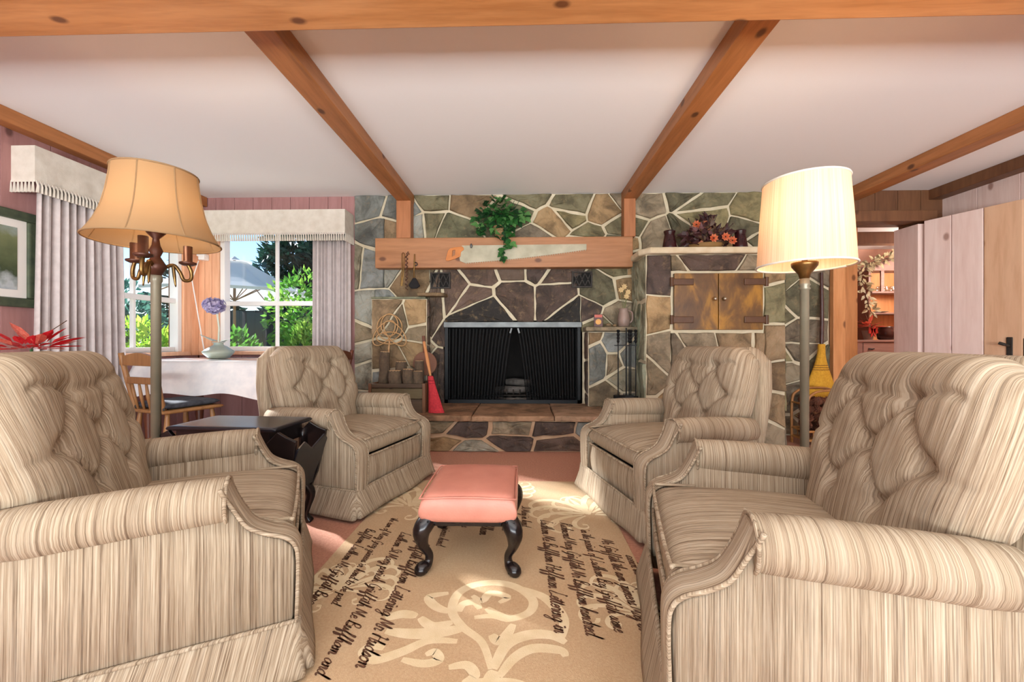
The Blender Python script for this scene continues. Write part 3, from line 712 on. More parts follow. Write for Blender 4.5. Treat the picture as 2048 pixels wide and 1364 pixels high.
for sx in (-1, 1):
    for sy in (-1, 1):
        pth = smooth_path([(sx*.155, sy*.172, .20), (sx*.178, sy*.197, .16), (sx*.174, sy*.190, .105), (sx*.155, sy*.172, .06), (sx*.158, sy*.176, .028), (sx*.177, sy*.196, .016), (sx*.179, sy*.198, .006), (sx*.179, sy*.198, .0)], 4)
        rr = []
        for k in range(len(pth)):
            z = pth[k].z; rr.append((.016+.02*sstep(.07, .18, z))+.011*exp(-((z-.012)/.014)**2))
        MB().tube(pth, rr, 12).build('leg', EBONY, st, smooth=True)
        for k in (-1, 0, 1): MB().ell((sx*(.155-.022*0)+k*.026-sx*.005, sy*.2125, .199+.004*(k == 0)), (.0045, .003, .0045), 8, 5).build('nail', BLACKM, st)

# ---------------------------------------------------------------- floor lamps
WARM = (1.0, .72, .46)
def shade_pts(prof, n=48, ribs=0, amp=0):
    mb = MB()
    def fn(u, v):
        k = v*(len(prof)-1); i = min(int(k), len(prof)-2); r, z = [prof[i][q]+(prof[i+1][q]-prof[i][q])*(k-i) for q in (0, 1)]
        a = 2*pi*u; return (r*(1+amp*cos(ribs*a))*cos(a), r*(1+amp*cos(ribs*a))*sin(a), z)
    return mb.grid(fn, n, len(prof)*3, True)
SH1 = glow_fabric('shade_parchment', '#a98a66', .32)
SH2 = glow_fabric('shade_pleated_cream', '#e0bd98', .24, 160)
LP = onY(312, 600, 1.80)
l1 = thing('floor_lamp', 'tall floor lamp with flared bell shade and candle arms', 'lamp', (LP.x, 1.80, 0), .35)
MB().lathe([(.135, 0), (.135, .012), (.12, .022), (.06, .035), (.03, .06), (.02, .09)], 28).build('base', BRONZE, l1, smooth=True)
MB().lathe([(.019, .085), (.019, 1.16), (.024, 1.17), (.024, 1.19), (.018, 1.2)], 16).build('pole', POLE, l1, smooth=True)
MB().lathe([(.018, 1.19), (.03, 1.215), (.042, 1.235), (.03, 1.255), (.016, 1.28), (.026, 1.305), (.016, 1.33), (.012, 1.36), (.035, 1.385), (.035, 1.40)], 18).build('hub', BRONZE, l1, smooth=True)
for k in range(3):
    a = 2*pi*k/3+.55; D = Vector((cos(a), sin(a), 0))
    ar = MB().tube(smooth_path([D*.02+Vector((0,0,1.225)), D*.06+Vector((0,0,1.25)), D*.085+Vector((0,0,1.22)), D*.10+Vector((0,0,1.185)), D*.125+Vector((0,0,1.19)), D*.128+Vector((0,0,1.225)), D*.115+Vector((0,0,1.26))], 5), .008, 8)
    ar.tube(smooth_path([D*.06+Vector((0,0,1.25)), D*.065+Vector((0,0,1.20)), D*.07+Vector((0,0,1.15))], 4), [.007]*5+[.006, .005, .004, .002], 8)
    arm = ar.build('candle_arm', BRASS, l1, smooth=True)
    MB().lathe([(.02, 1.255), (.034, 1.262), (.034, 1.27), (.018, 1.275), (.018, 1.345), (.0, 1.345)], 14, D*.115).build('candle_sleeve', BRONZE, arm, smooth=True)
pr1 = [(.240, 1.345), (.228, 1.365), (.205, 1.41), (.183, 1.47), (.168, 1.54), (.158, 1.61), (.154, 1.655)]
shd = shade_pts(pr1, 64, 8, .008).build('lamp_shade', SH1, l1, smooth=True, fix=False)
for r, z in (pr1[0], pr1[-1]): MB().tube([(r*cos(a), r*sin(a), z) for a in [2*pi*k/48 for k in range(49)]], .004, 6).build('trim_band', SH1, shd, smooth=True)
for k in range(8): 
    a = 2*pi*k/8; MB().tube([(r*1.008*cos(a), r*1.008*sin(a), z) for r, z in pr1], .0028, 5).build('seam', SH1, shd)
lamp('bulb_light_bell', 'POINT', (LP.x, 1.80, 1.48), 3.5, WARM, shadow_soft_size=.05)
LP = onY(1609, 600, 1.88)
l2 = thing('floor_lamp', 'lit floor lamp with pleated cream drum shade', 'lamp', (LP.x, 1.88, 0))
MB().lathe([(.135, 0), (.135, .012), (.12, .022), (.06, .035), (.03, .06), (.02, .09)], 28).build('base', BRASS, l2, smooth=True)
MB().lathe([(.018, .08), (.018, 1.13), (.024, 1.135), (.018, 1.145), (.024, 1.152), (.019, 1.16), (.019, 1.185)], 16).build('pole', POLE, l2, smooth=True)
MB().lathe([(.019, 1.18), (.024, 1.20), (.05, 1.235), (.052, 1.245), (.052, 1.252), (.0, 1.255)], 20).build('cup', BRASS, l2, smooth=True)
MB().ell((0, 0, 1.34), (.035, .035, .05)).build('bulb', WHITEP, l2, smooth=True)
MB().tube([(.0, 0, 1.25), (0, 0, 1.30)], .012).build('socket', BRASS, l2)
pr2 = [(.187, 1.235), (.186, 1.245), (.174, 1.45), (.163, 1.605), (.162, 1.615)]
sd2 = shade_pts(pr2, 72).build('lamp_shade', SH2, l2, uvf=lambda c: (atan2(c.y, c.x)/pi, c.z), smooth=True, fix=False)
for r, z in ((.1875, 1.238), (.1625, 1.613)): MB().tube([(r*cos(a), r*sin(a), z) for a in [2*pi*k/48 for k in range(49)]], .005, 6).build('trim_band', VALM, sd2, smooth=True)
lamp('bulb_light_drum', 'POINT', (LP.x, 1.88, 1.46), 3.6, WARM, shadow_soft_size=.05)
cd = smooth_path([(LP.x+.11, 1.86, .012), (LP.x+.2, 1.95, .008), (LP.x+.26, 2.1, .09), (LP.x+.3, 2.3, .008), (LP.x+.2, 2.6, .006), (LP.x+.5, 3.0, .006)], 8)
tag(MB().tube(cd, .004, 6).build('lamp_cord', plain('cord_tan', '#b88a58', .5)), 'thin tan cord trailing from the drum shaded lamp', 'cord')

# ---------------------------------------------------------------- black side table with magazine pockets
tb = thing('side_table', 'black side table with magazine pockets between the two armchairs', 'table', (-1.33, 1.91, 0), -.06)
TW, TD, TH = .52, .28, .52
def tt(a, b, sd):
    e = (max(0, 1-abs(a)**30))**.3*(max(0, 1-abs(b)**30))**.3; return (a*TW/2, b*TD/2, TH-.011+sd*.011*e)
MB().pillow(tt, 18, 18).build('table_top', EBONYT, tb, smooth=True)
MB().box(-TW/2+.03, TW/2-.04, -TD/2+.02, TD/2-.02, TH-.095, TH-.02).build('apron', EBONY, tb, bevel=.004)
for sx in (-1, 1):
    for sy in (-1, 1):
        pth = smooth_path([(sx*(TW/2-.03), sy*(TD/2-.035), TH-.05), (sx*(TW/2-.03), sy*(TD/2-.035), .27), (sx*(TW/2-.022), sy*(TD/2-.03), .2), (sx*(TW/2-.0), sy*(TD/2-.015), .14), (sx*(TW/2-.012), sy*(TD/2-.02), .08), (sx*(TW/2-.02), sy*(TD/2-.025), .04), (sx*(TW/2-.005), sy*(TD/2-.015), .0)], 4)
        MB().tube(pth, [.016+.010*exp(-((p.z-.17)/.06)**2)+.006*exp(-(p.z/.02)**2) for p in pth], 10).build('leg', EBONY, tb, smooth=True)
    for sy in (-1, 1):                               # scalloped pocket sides
        poly = [(TW/2-.05, TH-.07), (TW/2+.0, TH-.02), (TW/2+.045, TH-.045), (TW/2+.085, TH-.06), (TW/2+.075, TH-.13), (TW/2+.04, .25), (TW/2-.0, .16), (TW/2-.05, .2)]
        MB().prism([(sx*a, b) for a, b in poly], sy*(TD/2-.01), sy*(TD/2-.028)).build('pocket_side', EBONY, tb, bevel=.003)
    poly = [(-TD/2+.02, .2), (TD/2-.02, .2), (TD/2-.02, TH-.1), (TD/2-.06, TH-.07), (0, TH-.12), (-TD/2+.06, TH-.07), (-TD/2+.02, TH-.1)]
    MB().prism(poly, 0, .012, lambda a, b, d: (sx*(TW/2+.005+d+.075*(b-.2)/.22), a, b)).build('pocket_front', EBONYT, tb, bevel=.003)

# ---------------------------------------------------------------- dining corner
dt = thing('dining_table', 'dining table under a clear covered white cloth by the windows', 'table', (-2.46, 3.38, 0))
A, B, DTZ = .56, .33, .745
MB().box(-A, A, -B, B, DTZ-.03, DTZ).build('table_top', OAK, dt, bevel=.006)
for sx in (-1, 1):
    for sy in (-1, 1): MB().lathe([(.022, 0), (.03, .06), (.022, .1), (.034, .3), (.026, .52), (.038, .56), (.038, DTZ-.03)], 14, (sx*(A-.09), sy*(B-.08), 0)).build('leg', REDW, dt, smooth=True)
s = NT('cloth_under_clear_vinyl'); s.base(s.ramp(s.noise(s.coord('Object'), 9, 4), [(.35, '#dfe2e6'), (.6, '#f2f2f2')])); s.set(Roughness=.35); s.b.inputs['Coat Weight'].default_value = .9; s.b.inputs['Coat Roughness'].default_value = .05
CLOTH = s.m
def cloth(u, v):
    a = 2*pi*u; ex = 7; c, sn = cos(a), sin(a); k = (abs(c)**ex+abs(sn)**ex)**(-1/ex); ax, ay = c*k, sn*k
    if v < .5:
        q = v*2; return (ax*(A+.008)*q, ay*(B+.008)*q, DTZ+.004)
    q = (v-.5)*2; corner = (abs(c*sn)*2)**3
    f = 1+.05*q*sin(a*9)+.03*q*sin(a*17+1)
    return (ax*(A+.012+.05*q*f+.05*corner*q), ay*(B+.012+.045*q*f+.05*corner*q), DTZ+.004-(.24+.05*corner+.02*sin(a*7))*q)
tc = MB().grid(cloth, 120, 14, True).build('tablecloth', CLOTH, smooth=True); tc.location = dt.location
tag(tc, 'white tablecloth with glossy clear cover on the dining table', 'tablecloth')
def dining_chair(label, loc, rz, mat, cushion=True):
    t = thing('dining_chair', label, 'chair', loc, rz)
    MB().pillow(lambda a, b, sd: (a*(.20-.02*b*0+.012*(b < 0)), b*.19, .425+sd*.014*(max(0, 1-abs(a)**12))**.3*(max(0, 1-abs(b)**12))**.3), 14, 14).build('seat', mat, t, smooth=True)
    for sx in (-1, 1):
        MB().tube(smooth_path([(sx*.155, .165, .43), (sx*.165, .20, .6), (sx*.185, .235, .82)], 5), .017, 8).build('back_post', mat, t, smooth=True)
        for sy in (-1, 1): MB().tube(smooth_path([(sx*.15, sy*.14, .42), (sx*.165, sy*.155, .25), (sx*.19, sy*.185, .0)], 4), [.013, .014, .016, .019, .019, .018, .016, .014, .012], 10).build('leg', mat, t, smooth=True)
        MB().tube([(sx*.175, -.165, .2), (sx*.175, .165, .2)], [.009, .009], 8).build('stretcher', mat, t)
    MB().tube([(-.175, 0, .2), (.175, 0, .2)], .009, 8).build('stretcher', mat, t)
    def crest(u, v):
        x = -.2+.4*u; return (x, .228-.02*(1-(2*u-1)**2)*-1+(.012 if v > .5 else -.008)*0, 0)
    cr = MB(); top = [(-.205+.41*k/20) for k in range(21)]
    poly = [(x, .735) for x in top] + [(x, .81+.012*cos(x*15)+.015*(abs(x) > .19)) for x in reversed(top)]
    cr.prism(poly, .212, .236).build('crest_rail', mat, t, bevel=.004)
    MB().bar((-.172, .208, .635), (.172, .208, .635), .018, .045).build('mid_rail', mat, t, bevel=.003)
    for k in range(4): MB().tube([(-.105+.07*k, .175, .43), (-.115+.077*k, .193, .53), (-.12+.08*k, .206, .63)], [.007, .011, .007], 8).build('spindle', mat, t, smooth=True)
    if cushion:
        cu = MB().pillow(lambda a, b, sd: (a*.185, b*.175-.005, .462+sd*.024*(max(0, 1-abs(a)**6))**.4*(max(0, 1-abs(b)**6))**.4), 18, 18).build('cushion', plain('navy_cushion_print', '#23262e', .9, '#4a4e58', 26), t, smooth=True)
        for sx in (-1, 1): MB().ell((sx*.155, .17, .45), (.022, .014, .02), 8, 6).build('tie', plain('tie_cloth', '#3a352f', .9), cu)
    return t
cpos = onY(316, 800, 2.74)
dining_chair('light wooden spindle back chair with dark patterned cushion at dining table', (cpos.x+.03, 2.86, 0), pi-.35, OAK)
dining_chair('dark red wooden chair at the far end of the dining table', (-1.76, 3.42, 0), -pi/2, REDW, False)
# vase and flower
vb = onY(437, 712, 3.45); vz = DTZ+.0045
vs_ = thing('vase', 'squat grey green glazed vase with leaf shaped rim on table', 'vase', (vb.x, 3.45, vz))
CEL = plain('celadon_glaze', '#8fa09c', .25, '#b4b8a4', 5)
MB().lathe([(.05, 0), (.075, .005), (.112, .045), (.118, .06), (.10, .075), (.06, .105), (.038, .115), (.034, .13), (.05, .14), (.0, .14)], 28).build('body', CEL, vs_, smooth=True)
MB().prism([(-.03, -.03), (-.16, -.005), (-.03, .03)], 0, .006, lambda a, b, d: (a, b, .135+d-a*.42)).build('leaf_rim', CEL, vs_)
MB().prism([(.03, -.03), (.09, -.0), (.03, .03)], 0, .006, lambda a, b, d: (a, b, .135+d+a*.3)).build('leaf_rim', CEL, vs_)
fl = thing('hydrangea_stem', 'pale purple hydrangea bloom on a stem in the grey vase', 'flower', (vb.x, 3.45, vz+.145))
MB().tube([(0, 0, -.0), (.005, 0, .12), (-.012, 0, .24)], .007, 6).build('stem', plain('pale_stem', '#cfd6c4', .5), fl)
PUR = leaf_mat('lilac_petal', [(.3, '#8f86b4'), (.5, '#b9aed2'), (.7, '#e0d6ea')], .35, 30)
pm = MB()
def quadleaf(mb, c, d, up, L, w, bend=.15):
    c = Vector(c); d = Vector(d).normalized(); s_ = d.cross(Vector(up)); s_ = s_.normalized() if s_.length > 1e-4 else d.orthogonal().normalized(); n = s_.cross(d)
    mb.add([c, c+d*L*.45+s_*w/2+n*L*bend*.3, c+d*L+n*-L*bend, c+d*L*.45-s_*w/2+n*L*bend*.3], [(0, 1, 2), (0, 2, 3)])
def rvec(g=rnd):
    while 1:
        v = Vector((g.uniform(-1,1), g.uniform(-1,1), g.uniform(-1,1)))
        if .05 < v.length < 1: return v.normalized()
for k in range(90):
    v = rvec(); q_ = rnd.uniform(.55, 1); c = Vector((-.035, 0, .31))+Vector((v.x*.085, v.y*.075, v.z*.07))*q_
    for q in range(4):
        a = q*pi/2+rnd.random(); t1 = v.orthogonal().normalized(); t2 = v.cross(t1); quadleaf(pm, c, t1*cos(a)+t2*sin(a)+v*.3, v, .034, .03)
pm.build('bloom', PUR, fl, fix=False)

# ---------------------------------------------------------------- curtains and valances
def curtain(name, label, P, a0, a1, z0, z1, folds, depth=.035, flare=0):
    t = MB().grid(lambda u, v: P(a0+(a1-a0)*(u+flare*(1-v)*(u-.5)), depth*(sin(2*pi*folds*u+.8*sin(5*u))+.3*sin(2*pi*folds*2.3*u))*(.65+.35*(1-v)), z0+(z1-z0)*v), int(folds*14), 10)
    o = t.build(name, CURT, smooth=True, fix=False); m = o.modifiers.new('solid', 'SOLIDIFY'); m.thickness = .003
    return tag(o, label, 'curtain', 'linen curtains')
Pb = lambda a, d, z: (a, YB-.10-d, z)
Pl = lambda a, d, z: (XL+.11+d, a, z)
curtain('curtain', 'pleated pale linen curtain beside the fieldstone wall', Pb, -2.02, -1.67, .02, 1.95, 9)
curtain('curtain', 'pleated pale linen curtain between framed picture and bell shaded lamp', Pl, 2.56, 3.13, .02, 1.95, 11, flare=.12)
def valance(label, P, a0, a1, z0, z1, dep, ends):
    t = thing('valance', label, 'valance', group='fringed linen valances')
    mb = MB(); mb.grid(lambda u, v: P(a0+(a1-a0)*u, dep+.004*sin(u*37)*(1-v), z0+(z1-z0)*v), 40, 4)
    for a in ends: mb.grid(lambda u, v: P(a, dep*u, z0+(z1-z0)*v), 6, 4)
    mb.grid(lambda u, v: P(a0+(a1-a0)*u, dep*v, z1), 40, 2)
    mb.build('panel', VALM, t, fix=False)
    fr = MB(); L = a1-a0; n = int(L/.022)
    for k in range(n):
        a = a0+L*(k+.5)/n; fr.tube([P(a-.008, dep+.004, z0+.012), P(a, dep+.008, z0-.02), P(a, dep+.004, z0-.065)], [.003, .006, .009], 5)
        fr.tube([P(a+.008, dep+.004, z0+.012), P(a, dep+.008, z0-.02)], .003, 4)
    for e in ends:
        for k in range(int(dep/.024)):
            d = dep*(k+.5)/int(dep/.024); fr.tube([P(e, d, z0+.012), P(e, d, z0-.02), P(e, d, z0-.065)], [.003, .006, .009], 5)
    fr.build('fringe', VALM, t)
    MB().grid(lambda u, v: P(a0+L*u, dep+.005, z0-.004+.012*v), 2, 1).build('braid', CURT, t, fix=False)
    return t
valance('fringed linen valance over the window facing the parasol', lambda a, d, z: (a, YB-d, z), XL+.14, -1.67, 1.905, 2.135, .2, [-1.67])
valance('fringed linen valance over the curtain beside the framed picture', lambda a, d, z: (XL+d, a, z), 2.50, 3.77, 1.905, 2.135, .17, [2.50])
# framed picture on the pink wall
fp = thing('framed_picture', 'dark green framed picture with white mat on pink wall', 'picture', (XL+.016, 2.33, 1.0))
gm = plain('green_gilt_frame', '#3f4a3c', .45, '#566049', 20, metallic=.2); y0, y1, z0, z1 = -.42, .30, .115, .73
for aa in (((y0, y1), (z0, z0+.06)), ((y0, y1), (z1-.06, z1)), ((y0, y0+.06), (z0+.06, z1-.06)), ((y1-.06, y1), (z0+.06, z1-.06))):
    fr = MB().box(0, .03, aa[0][0], aa[0][1], aa[1][0], aa[1][1]).build('frame_rail', gm, fp, bevel=.01)
MB().box(0, .012, y0+.06, y1-.06, z0+.06, z1-.06).build('mat_board', WHITEP, fp)
s = NT('landscape_print'); co = s.coord('Object', (1, 1, 1)); sx = s.n('SeparateXYZ'); s.l(co, sx.inputs[0]); ad = s.n('Math', operation='ADD'); s.l(sx.outputs[2], ad.inputs[0]); mu = s.n('Math', operation='MULTIPLY'); mu.inputs[1].default_value = .35; s.l(s.noise(co, 8, 5), mu.inputs[0]); s.l(mu.outputs[0], ad.inputs[1])
s.base(s.ramp(ad.outputs[0], [(.3, '#51688c'), (.42, '#b9c2c4'), (.5, '#3d4a30'), (.75, '#77805a'), (.9, '#a9b7bd')]))
MB().box(.012, .014, y0+.11, y1-.11, z0+.11, z1-.11).build('print', s.m, fp)

# ---------------------------------------------------------------- fireplace
fpz = thing('fireplace', 'black fireplace with mesh curtains and steel hood bar', 'fireplace', (0, 0, 0))
mb = MB(); t = .02; D1 = 4.55
mb.box(OX0, OX1, D1, D1+t, HZ, OZ1); mb.box(OX0-t, OX0, YB, D1, HZ, OZ1); mb.box(OX1, OX1+t, YB, D1, HZ, OZ1); mb.box(OX0, OX1, YB, D1, OZ1, OZ1+t); mb.box(OX0, OX1, YB, D1, HZ-t, HZ)
mb.build('firebox', SOOT, fpz)
MB().box(OX0-.01, OX1+.01, YB-.035, YB-.005, OZ1-.05, OZ1+.005).build('hood_bar', STEEL, fpz, bevel=.004)
for a, b in ((OX0, OX0+.03), (OX1-.03, OX1)): MB().box(a, b, YB-.02, YB+.02, HZ, OZ1-.05).build('side_frame', BLACKM, fpz)
MB().box(OX0, OX1, YB-.02, YB+.02, HZ, HZ+.035).build('bottom_frame', BLACKM, fpz)
s = NT('mesh_curtain_metal'); s.base('#0f0f10'); s.set(Roughness=.6, Metallic=.5); tr = s.n('BsdfTransparent'); mx = s.n('MixShader'); mx.inputs[0].default_value = .72
s.l(tr.outputs[0], mx.inputs[1]); s.l(s.b.outputs[0], mx.inputs[2]); s.l(mx.outputs[0], s.out.inputs[0]); MESHM = s.m
for sg, xa, xb in ((-1, OX0+.02, -.085), (1, OX1-.02, -.085)):
    def mc(u, v):
        x1 = xb+sg*(.0 + .10*(1-v)**.8+.012); x = xa+(x1-xa)*u
        return (x, YB+.035+.012*sin(u*60), HZ+.03+(OZ1-.06-HZ-.03)*v)
    MB().grid(mc, 80, 6).build('mesh_curtain', MESHM, fpz, smooth=True, fix=False)
    MB().bar((xb+sg*.03, YB-.012, OZ1-.055), (xb+sg*.045, YB-.016, OZ1-.105), .018, .006, (0, 1, 0)).build('pull', STEEL, fpz, bevel=.002)
gr = thing('fire_grate', 'iron fire grate standing in the firebox', 'grate', (-.1, 4.2, HZ))
for k in range(7): MB().tube(smooth_path([(-.2+.066*k, -.11, .12), (-.2+.066*k, -.1, .07), (-.2+.066*k, .1, .07), (-.2+.066*k, .12, .12)], 3), .008, 6).build('bar', IRON, gr)
for sy in (-.09, .09): MB().tube([(-.22, sy, .06), (.22, sy, .06)], .008, 6).build('cross_bar', IRON, gr)
for sx in (-.18, .18):
    for sy in (-.09, .09): MB().tube([(sx, sy, 0), (sx, sy, .06)], .009, 6).build('leg', IRON, gr)
ASH = plain('ash_grey', '#77726c', .95, '#a39d94', 22, .6, bscale=50); CHAR = plain('charred_log', '#3a3531', .95, '#6f6a64', 14, .6, bscale=40)
for k, (x, y, z, a, L, m) in enumerate(((-.12, 4.16, .405, .1, .34, CHAR), (-.05, 4.22, .475, -.35, .28, CHAR))):
    o = MB().tube([(-L/2, 0, 0), (-L*.2, .01, .005), (L*.2, -.01, 0), (L/2, 0, .004)], [.03, .037, .036, .028], 9).build('charred_log', m); o.location = (x, y, z); o.rotation_euler = (0, 0, a)
    tag(o, ['charred grey log lying along the fire grate', 'smaller burnt log resting across the charred log'][k], 'log')
am = MB().pillow(lambda a, b, sd: (-.1+a*.25, 4.17+b*.12, HZ+.004+(.022+.012*sin(a*9)*cos(b*7) if sd > 0 else 0)*(max(0, 1-a*a))**.5*(max(0, 1-b*b))**.5), 24, 14).build('ash_heap', ASH, smooth=True)
tag(am, 'pale heap of wood ash under the fire grate', 'ash', kind='stuff')
# vents
for px, py, lab in ((881, 561, 'small iron lattice vent near the hanging tools'), (1164, 559, 'small iron lattice vent near the oven tower')):
    c = onY(px, py, YB-.03); v = thing('wall_vent', lab, 'vent', (c.x, YB-.028, c.z), group='iron lattice vents over the fireplace'); w, h = .098, .078
    MB().box(-w, w, .002, .02, -h, h).build('backing', SOOT, v)
    for a in ((-w, w, -h, -h+.014), (-w, w, h-.014, h), (-w, -w+.014, -h+.014, h-.014), (w-.014, w, -h+.014, h-.014)): MB().box(a[0], a[1], -.014, .004, a[2], a[3]).build('frame_rail', IRON, v, bevel=.002)
    for k in (-1, 0, 1):
        cx = k*.056
        for sg in (-1, 1):
            if abs(cx+sg*.03) < w: MB().bar((cx-sg*.03, -.006, -h+.012), (cx+sg*.03, -.006, h-.012), .007, .007, (0, 1, 0)).build('lattice_bar', IRON, v)
# mantel
MY = 3.85
mt = MB().box(onY(750, 500, MY).x, onY(1266, 500, MY).x, MY, YB-.03, 1.592, 1.876).build('mantel_beam', MANTELM, bevel=.006)
tag(mt, 'broad wooden mantel beam carrying the old hand saw', 'mantel')
# saw
sw = thing('hand_saw', 'large old crosscut hand saw hanging on the mantel beam', 'saw', (0, MY-.004, 0))
def mp(px, py): p = onY(px, py, MY-.01); return (p.x, p.z)
a0 = mp(924, 491); a1 = mp(1173, 488); b1 = mp(1173, 499); b0 = mp(930, 526)
poly = [a0, a1, b1]; n = 52
for k in range(n):
    f = (k+.3)/n; x = b1[0]+(b0[0]-b1[0])*f; z = b1[1]+(b0[1]-b1[1])*f-.012*sin(pi*f); poly += [(x, z), (x-.004, z-.014), (x-.008, z-.001)]
poly += [b0, mp(920, 522), mp(918, 510)]
MB().prism(poly, -.006, -.002).build('blade', plain('saw_steel', '#b5ae98', .5, '#98937c', 7, metallic=.2), sw)
hp = [mp(*q) for q in ((927, 493), (928, 500), (922, 504), (921, 513), (910, 518), (893, 523), (891, 520), (896, 502), (900, 497), (908, 495))]
HW = plain('saw_handle_wood', '#d08038', .4, '#b86a28', 9)
hd = MB(); hole = [mp(*q) for q in ((905, 501), (911, 500), (910, 510), (904, 514))]
# handle as a ring: outer outline bridged to grip hole
N = 40
def per(pl, k):
    m = len(pl); f = k/N*m; i = int(f) % m; j = (i+1) % m; w = f-int(f); return (pl[i][0]+(pl[j][0]-pl[i][0])*w, pl[i][1]+(pl[j][1]-pl[i][1])*w)
hc = (sum(p[0] for p in hole)/4, sum(p[1] for p in hole)/4)
def polar(pl, ang):
    best = None
    for i in range(len(pl)):
        p, q = pl[i], pl[(i+1) % len(pl)]; dx, dy = cos(ang), sin(ang); ex, ey = q[0]-p[0], q[1]-p[1]; den = dx*ey-dy*ex
        if abs(den) < 1e-12: continue
        tt_ = ((p[0]-hc[0])*ey-(p[1]-hc[1])*ex)/den; uu = ((p[0]-hc[0])*dy-(p[1]-hc[1])*dx)/den
        if tt_ > 0 and -1e-6 <= uu <= 1+1e-6 and (best is None or tt_ > best): best = tt_
    return (hc[0]+cos(ang)*(best or .01), hc[1]+sin(ang)*(best or .01))
ring = [[], [], [], []]
for k in range(N):
    a = 2*pi*k/N; o_ = polar(hp, a); i_ = polar(hole, a)
    for r, (p, d) in enumerate(((o_, -.012), (o_, .001), (i_, .001), (i_, -.012))): ring[r].append((p[0], d, p[1]))
hd.add([p for r in ring for p in r], [(r*N+k, r*N+(k+1)%N, ((r+1)%4)*N+(k+1)%N, ((r+1)%4)*N+k) for r in range(4) for k in range(N)])
hd.build('handle', HW, sw, bevel=.002)
kp = onY(943, 492, MY-.01)
pg = MB().tube([(kp.x, MY-.0005, kp.z), (kp.x, MY-.03, kp.z)], .006, 8); pg.ell((kp.x, MY-.034, kp.z-.004), (.011, .01, .022)); tag(pg.build('wooden_peg', STEEL, smooth=True), 'small grey peg above the saw handle on the mantel', 'peg')
# hanging hearth utensils
hy = MY-.022
def mpt(px, py): return onY(px, py, hy)
h1 = thing('hearth_tongs', 'slim brass tongs hanging from the mantel beam', 'tongs')
for dx in (0, 5): MB().tube([mpt(804+dx, 508), mpt(804+dx*.6, 545), mpt(802+dx*.4, 572)], [.004, .005, .008], 8).build('arm', BRASS, h1)
MB().tube([mpt(804, 508), mpt(806, 505), mpt(809, 508)], .004, 6).build('loop', BRASS, h1)
h2 = thing('twisted_skewer', 'twisted iron skewer hanging between tongs and hearth brush', 'skewer')
MB().tube([mpt(813+2.2*sin(k*1.3), 508+k*1.6)+Vector((0, -.004*cos(k*1.3), 0)) for k in range(46)], .0045, 6).build('rod', BRONZE, h2); MB().tube([mpt(813, 508), mpt(816, 503), mpt(818, 509)], .004, 6).build('hook', BRONZE, h2)
h3 = thing('hearth_brush', 'black bristle hearth brush hanging from the mantel beam', 'brush')
MB().tube([mpt(829, 508), mpt(828, 540), mpt(828, 558)], [.005, .007, .01], 8).build('handle', BRASS, h3); MB().tube([mpt(831, 528)+Vector((.016*cos(a), 0, .016*sin(a))) for a in [k*pi/6 for k in range(13)]], .004, 6).build('ring', BLACKM, h3)
p0 = mpt(829, 556); MB().prism([(p0.x-.012, p0.z), (p0.x+.012, p0.z), (p0.x+.055, p0.z-.075), (p0.x+.02, p0.z-.10), (p0.x-.03, p0.z-.10), (p0.x-.058, p0.z-.07)], hy-.012, hy+.012).build('bristles', plain('black_bristle', '#141214', .9), h3, bevel=.006)
# ivy basket on the mantel
iv = thing('potted_ivy', 'trailing green ivy plant in a wicker basket on mantel', 'plant', (onY(1002, 470, 3.90).x, 3.885, 1.8775))
WICK = plain('wicker_tan', '#a98a5e', .8, '#7d6240', 60, .5, bscale=90)
bk = MB().lathe([(.05, 0), (.055, .004), (.072, .10), (.075, .105), (.066, .105), (.05, .02), (0, .02)], 20).build('basket', WICK, iv, smooth=True)
for k in range(6): MB().tube([((.056+.0032*k)*cos(a), (.056+.0032*k)*sin(a), .012+.016*k) for a in [2*pi*q/24 for q in range(25)]], .005, 6).build('wicker_band', WICK, bk, smooth=True)
IVY = [leaf_mat('ivy_leaf', [(.3, '#1f4a22'), (.55, '#2f6b2e'), (.75, '#56924a')], .25, 20), leaf_mat('ivy_leaf_light', [(.3, '#3c7a38'), (.7, '#7cb068')], .3, 20), leaf_mat('ivy_leaf_dark', [(.3, '#12301a'), (.7, '#235228')], .2, 20)]
lv = [(0, 0), (.35, .12), (.5, .42), (.3, .5), (.22, .72), (0, 1.05), (-.22, .72), (-.3, .5), (-.5, .42), (-.35, .12)]
lms = []
for m in IVY:
    mb = MB(); mb.add([(x, y, .12*abs(x)-.15*y*y) for x, y in lv]+[(0, .45, -.05)], [(i, (i+1) % 10, 10) for i in range(10)]); lms.append(mb.mesh('leaf', m))
def place_leaf(me, par, c, d, up, sz):
    d = Vector(d).normalized(); up = Vector(up); x = d.cross(up)
    x = x.normalized() if x.length > 1e-4 else d.orthogonal().normalized(); n = x.cross(d)
    o = link('leaf', me, par); M = Matrix((x, d, n)).transposed().to_4x4(); M.translation = Vector(c); o.matrix_local = M @ Matrix.Scale(sz, 4); return o
sm = MB()
for k in range(215):
    v = rvec()
    if v.y > .1: v.y *= -.6
    c = Vector((v.x*.27*rnd.uniform(.08, 1), min(.01, v.y*.12), .21+v.z*.17*rnd.uniform(.1, 1)))
    if c.z < .06: c.z = .06+rnd.random()*.1
    if k < 45:                                         # trailing strands over the front
        s_ = k % 3; f = (k//3)/15; c = Vector(([.03, .075, -.17][s_]+rnd.uniform(-.035, .035), -.085-.02*rnd.random(), .14-(.38, .26, .13)[s_]*f))
    d = (v+Vector((rnd.uniform(-.5, .5), -.5, -.7))); place_leaf(lms[0 if rnd.random() < .5 else (1 if rnd.random() < .45 else 2)], iv, c, d, (rnd.uniform(-.4, .4), -1, .5), rnd.uniform(.055, .085))
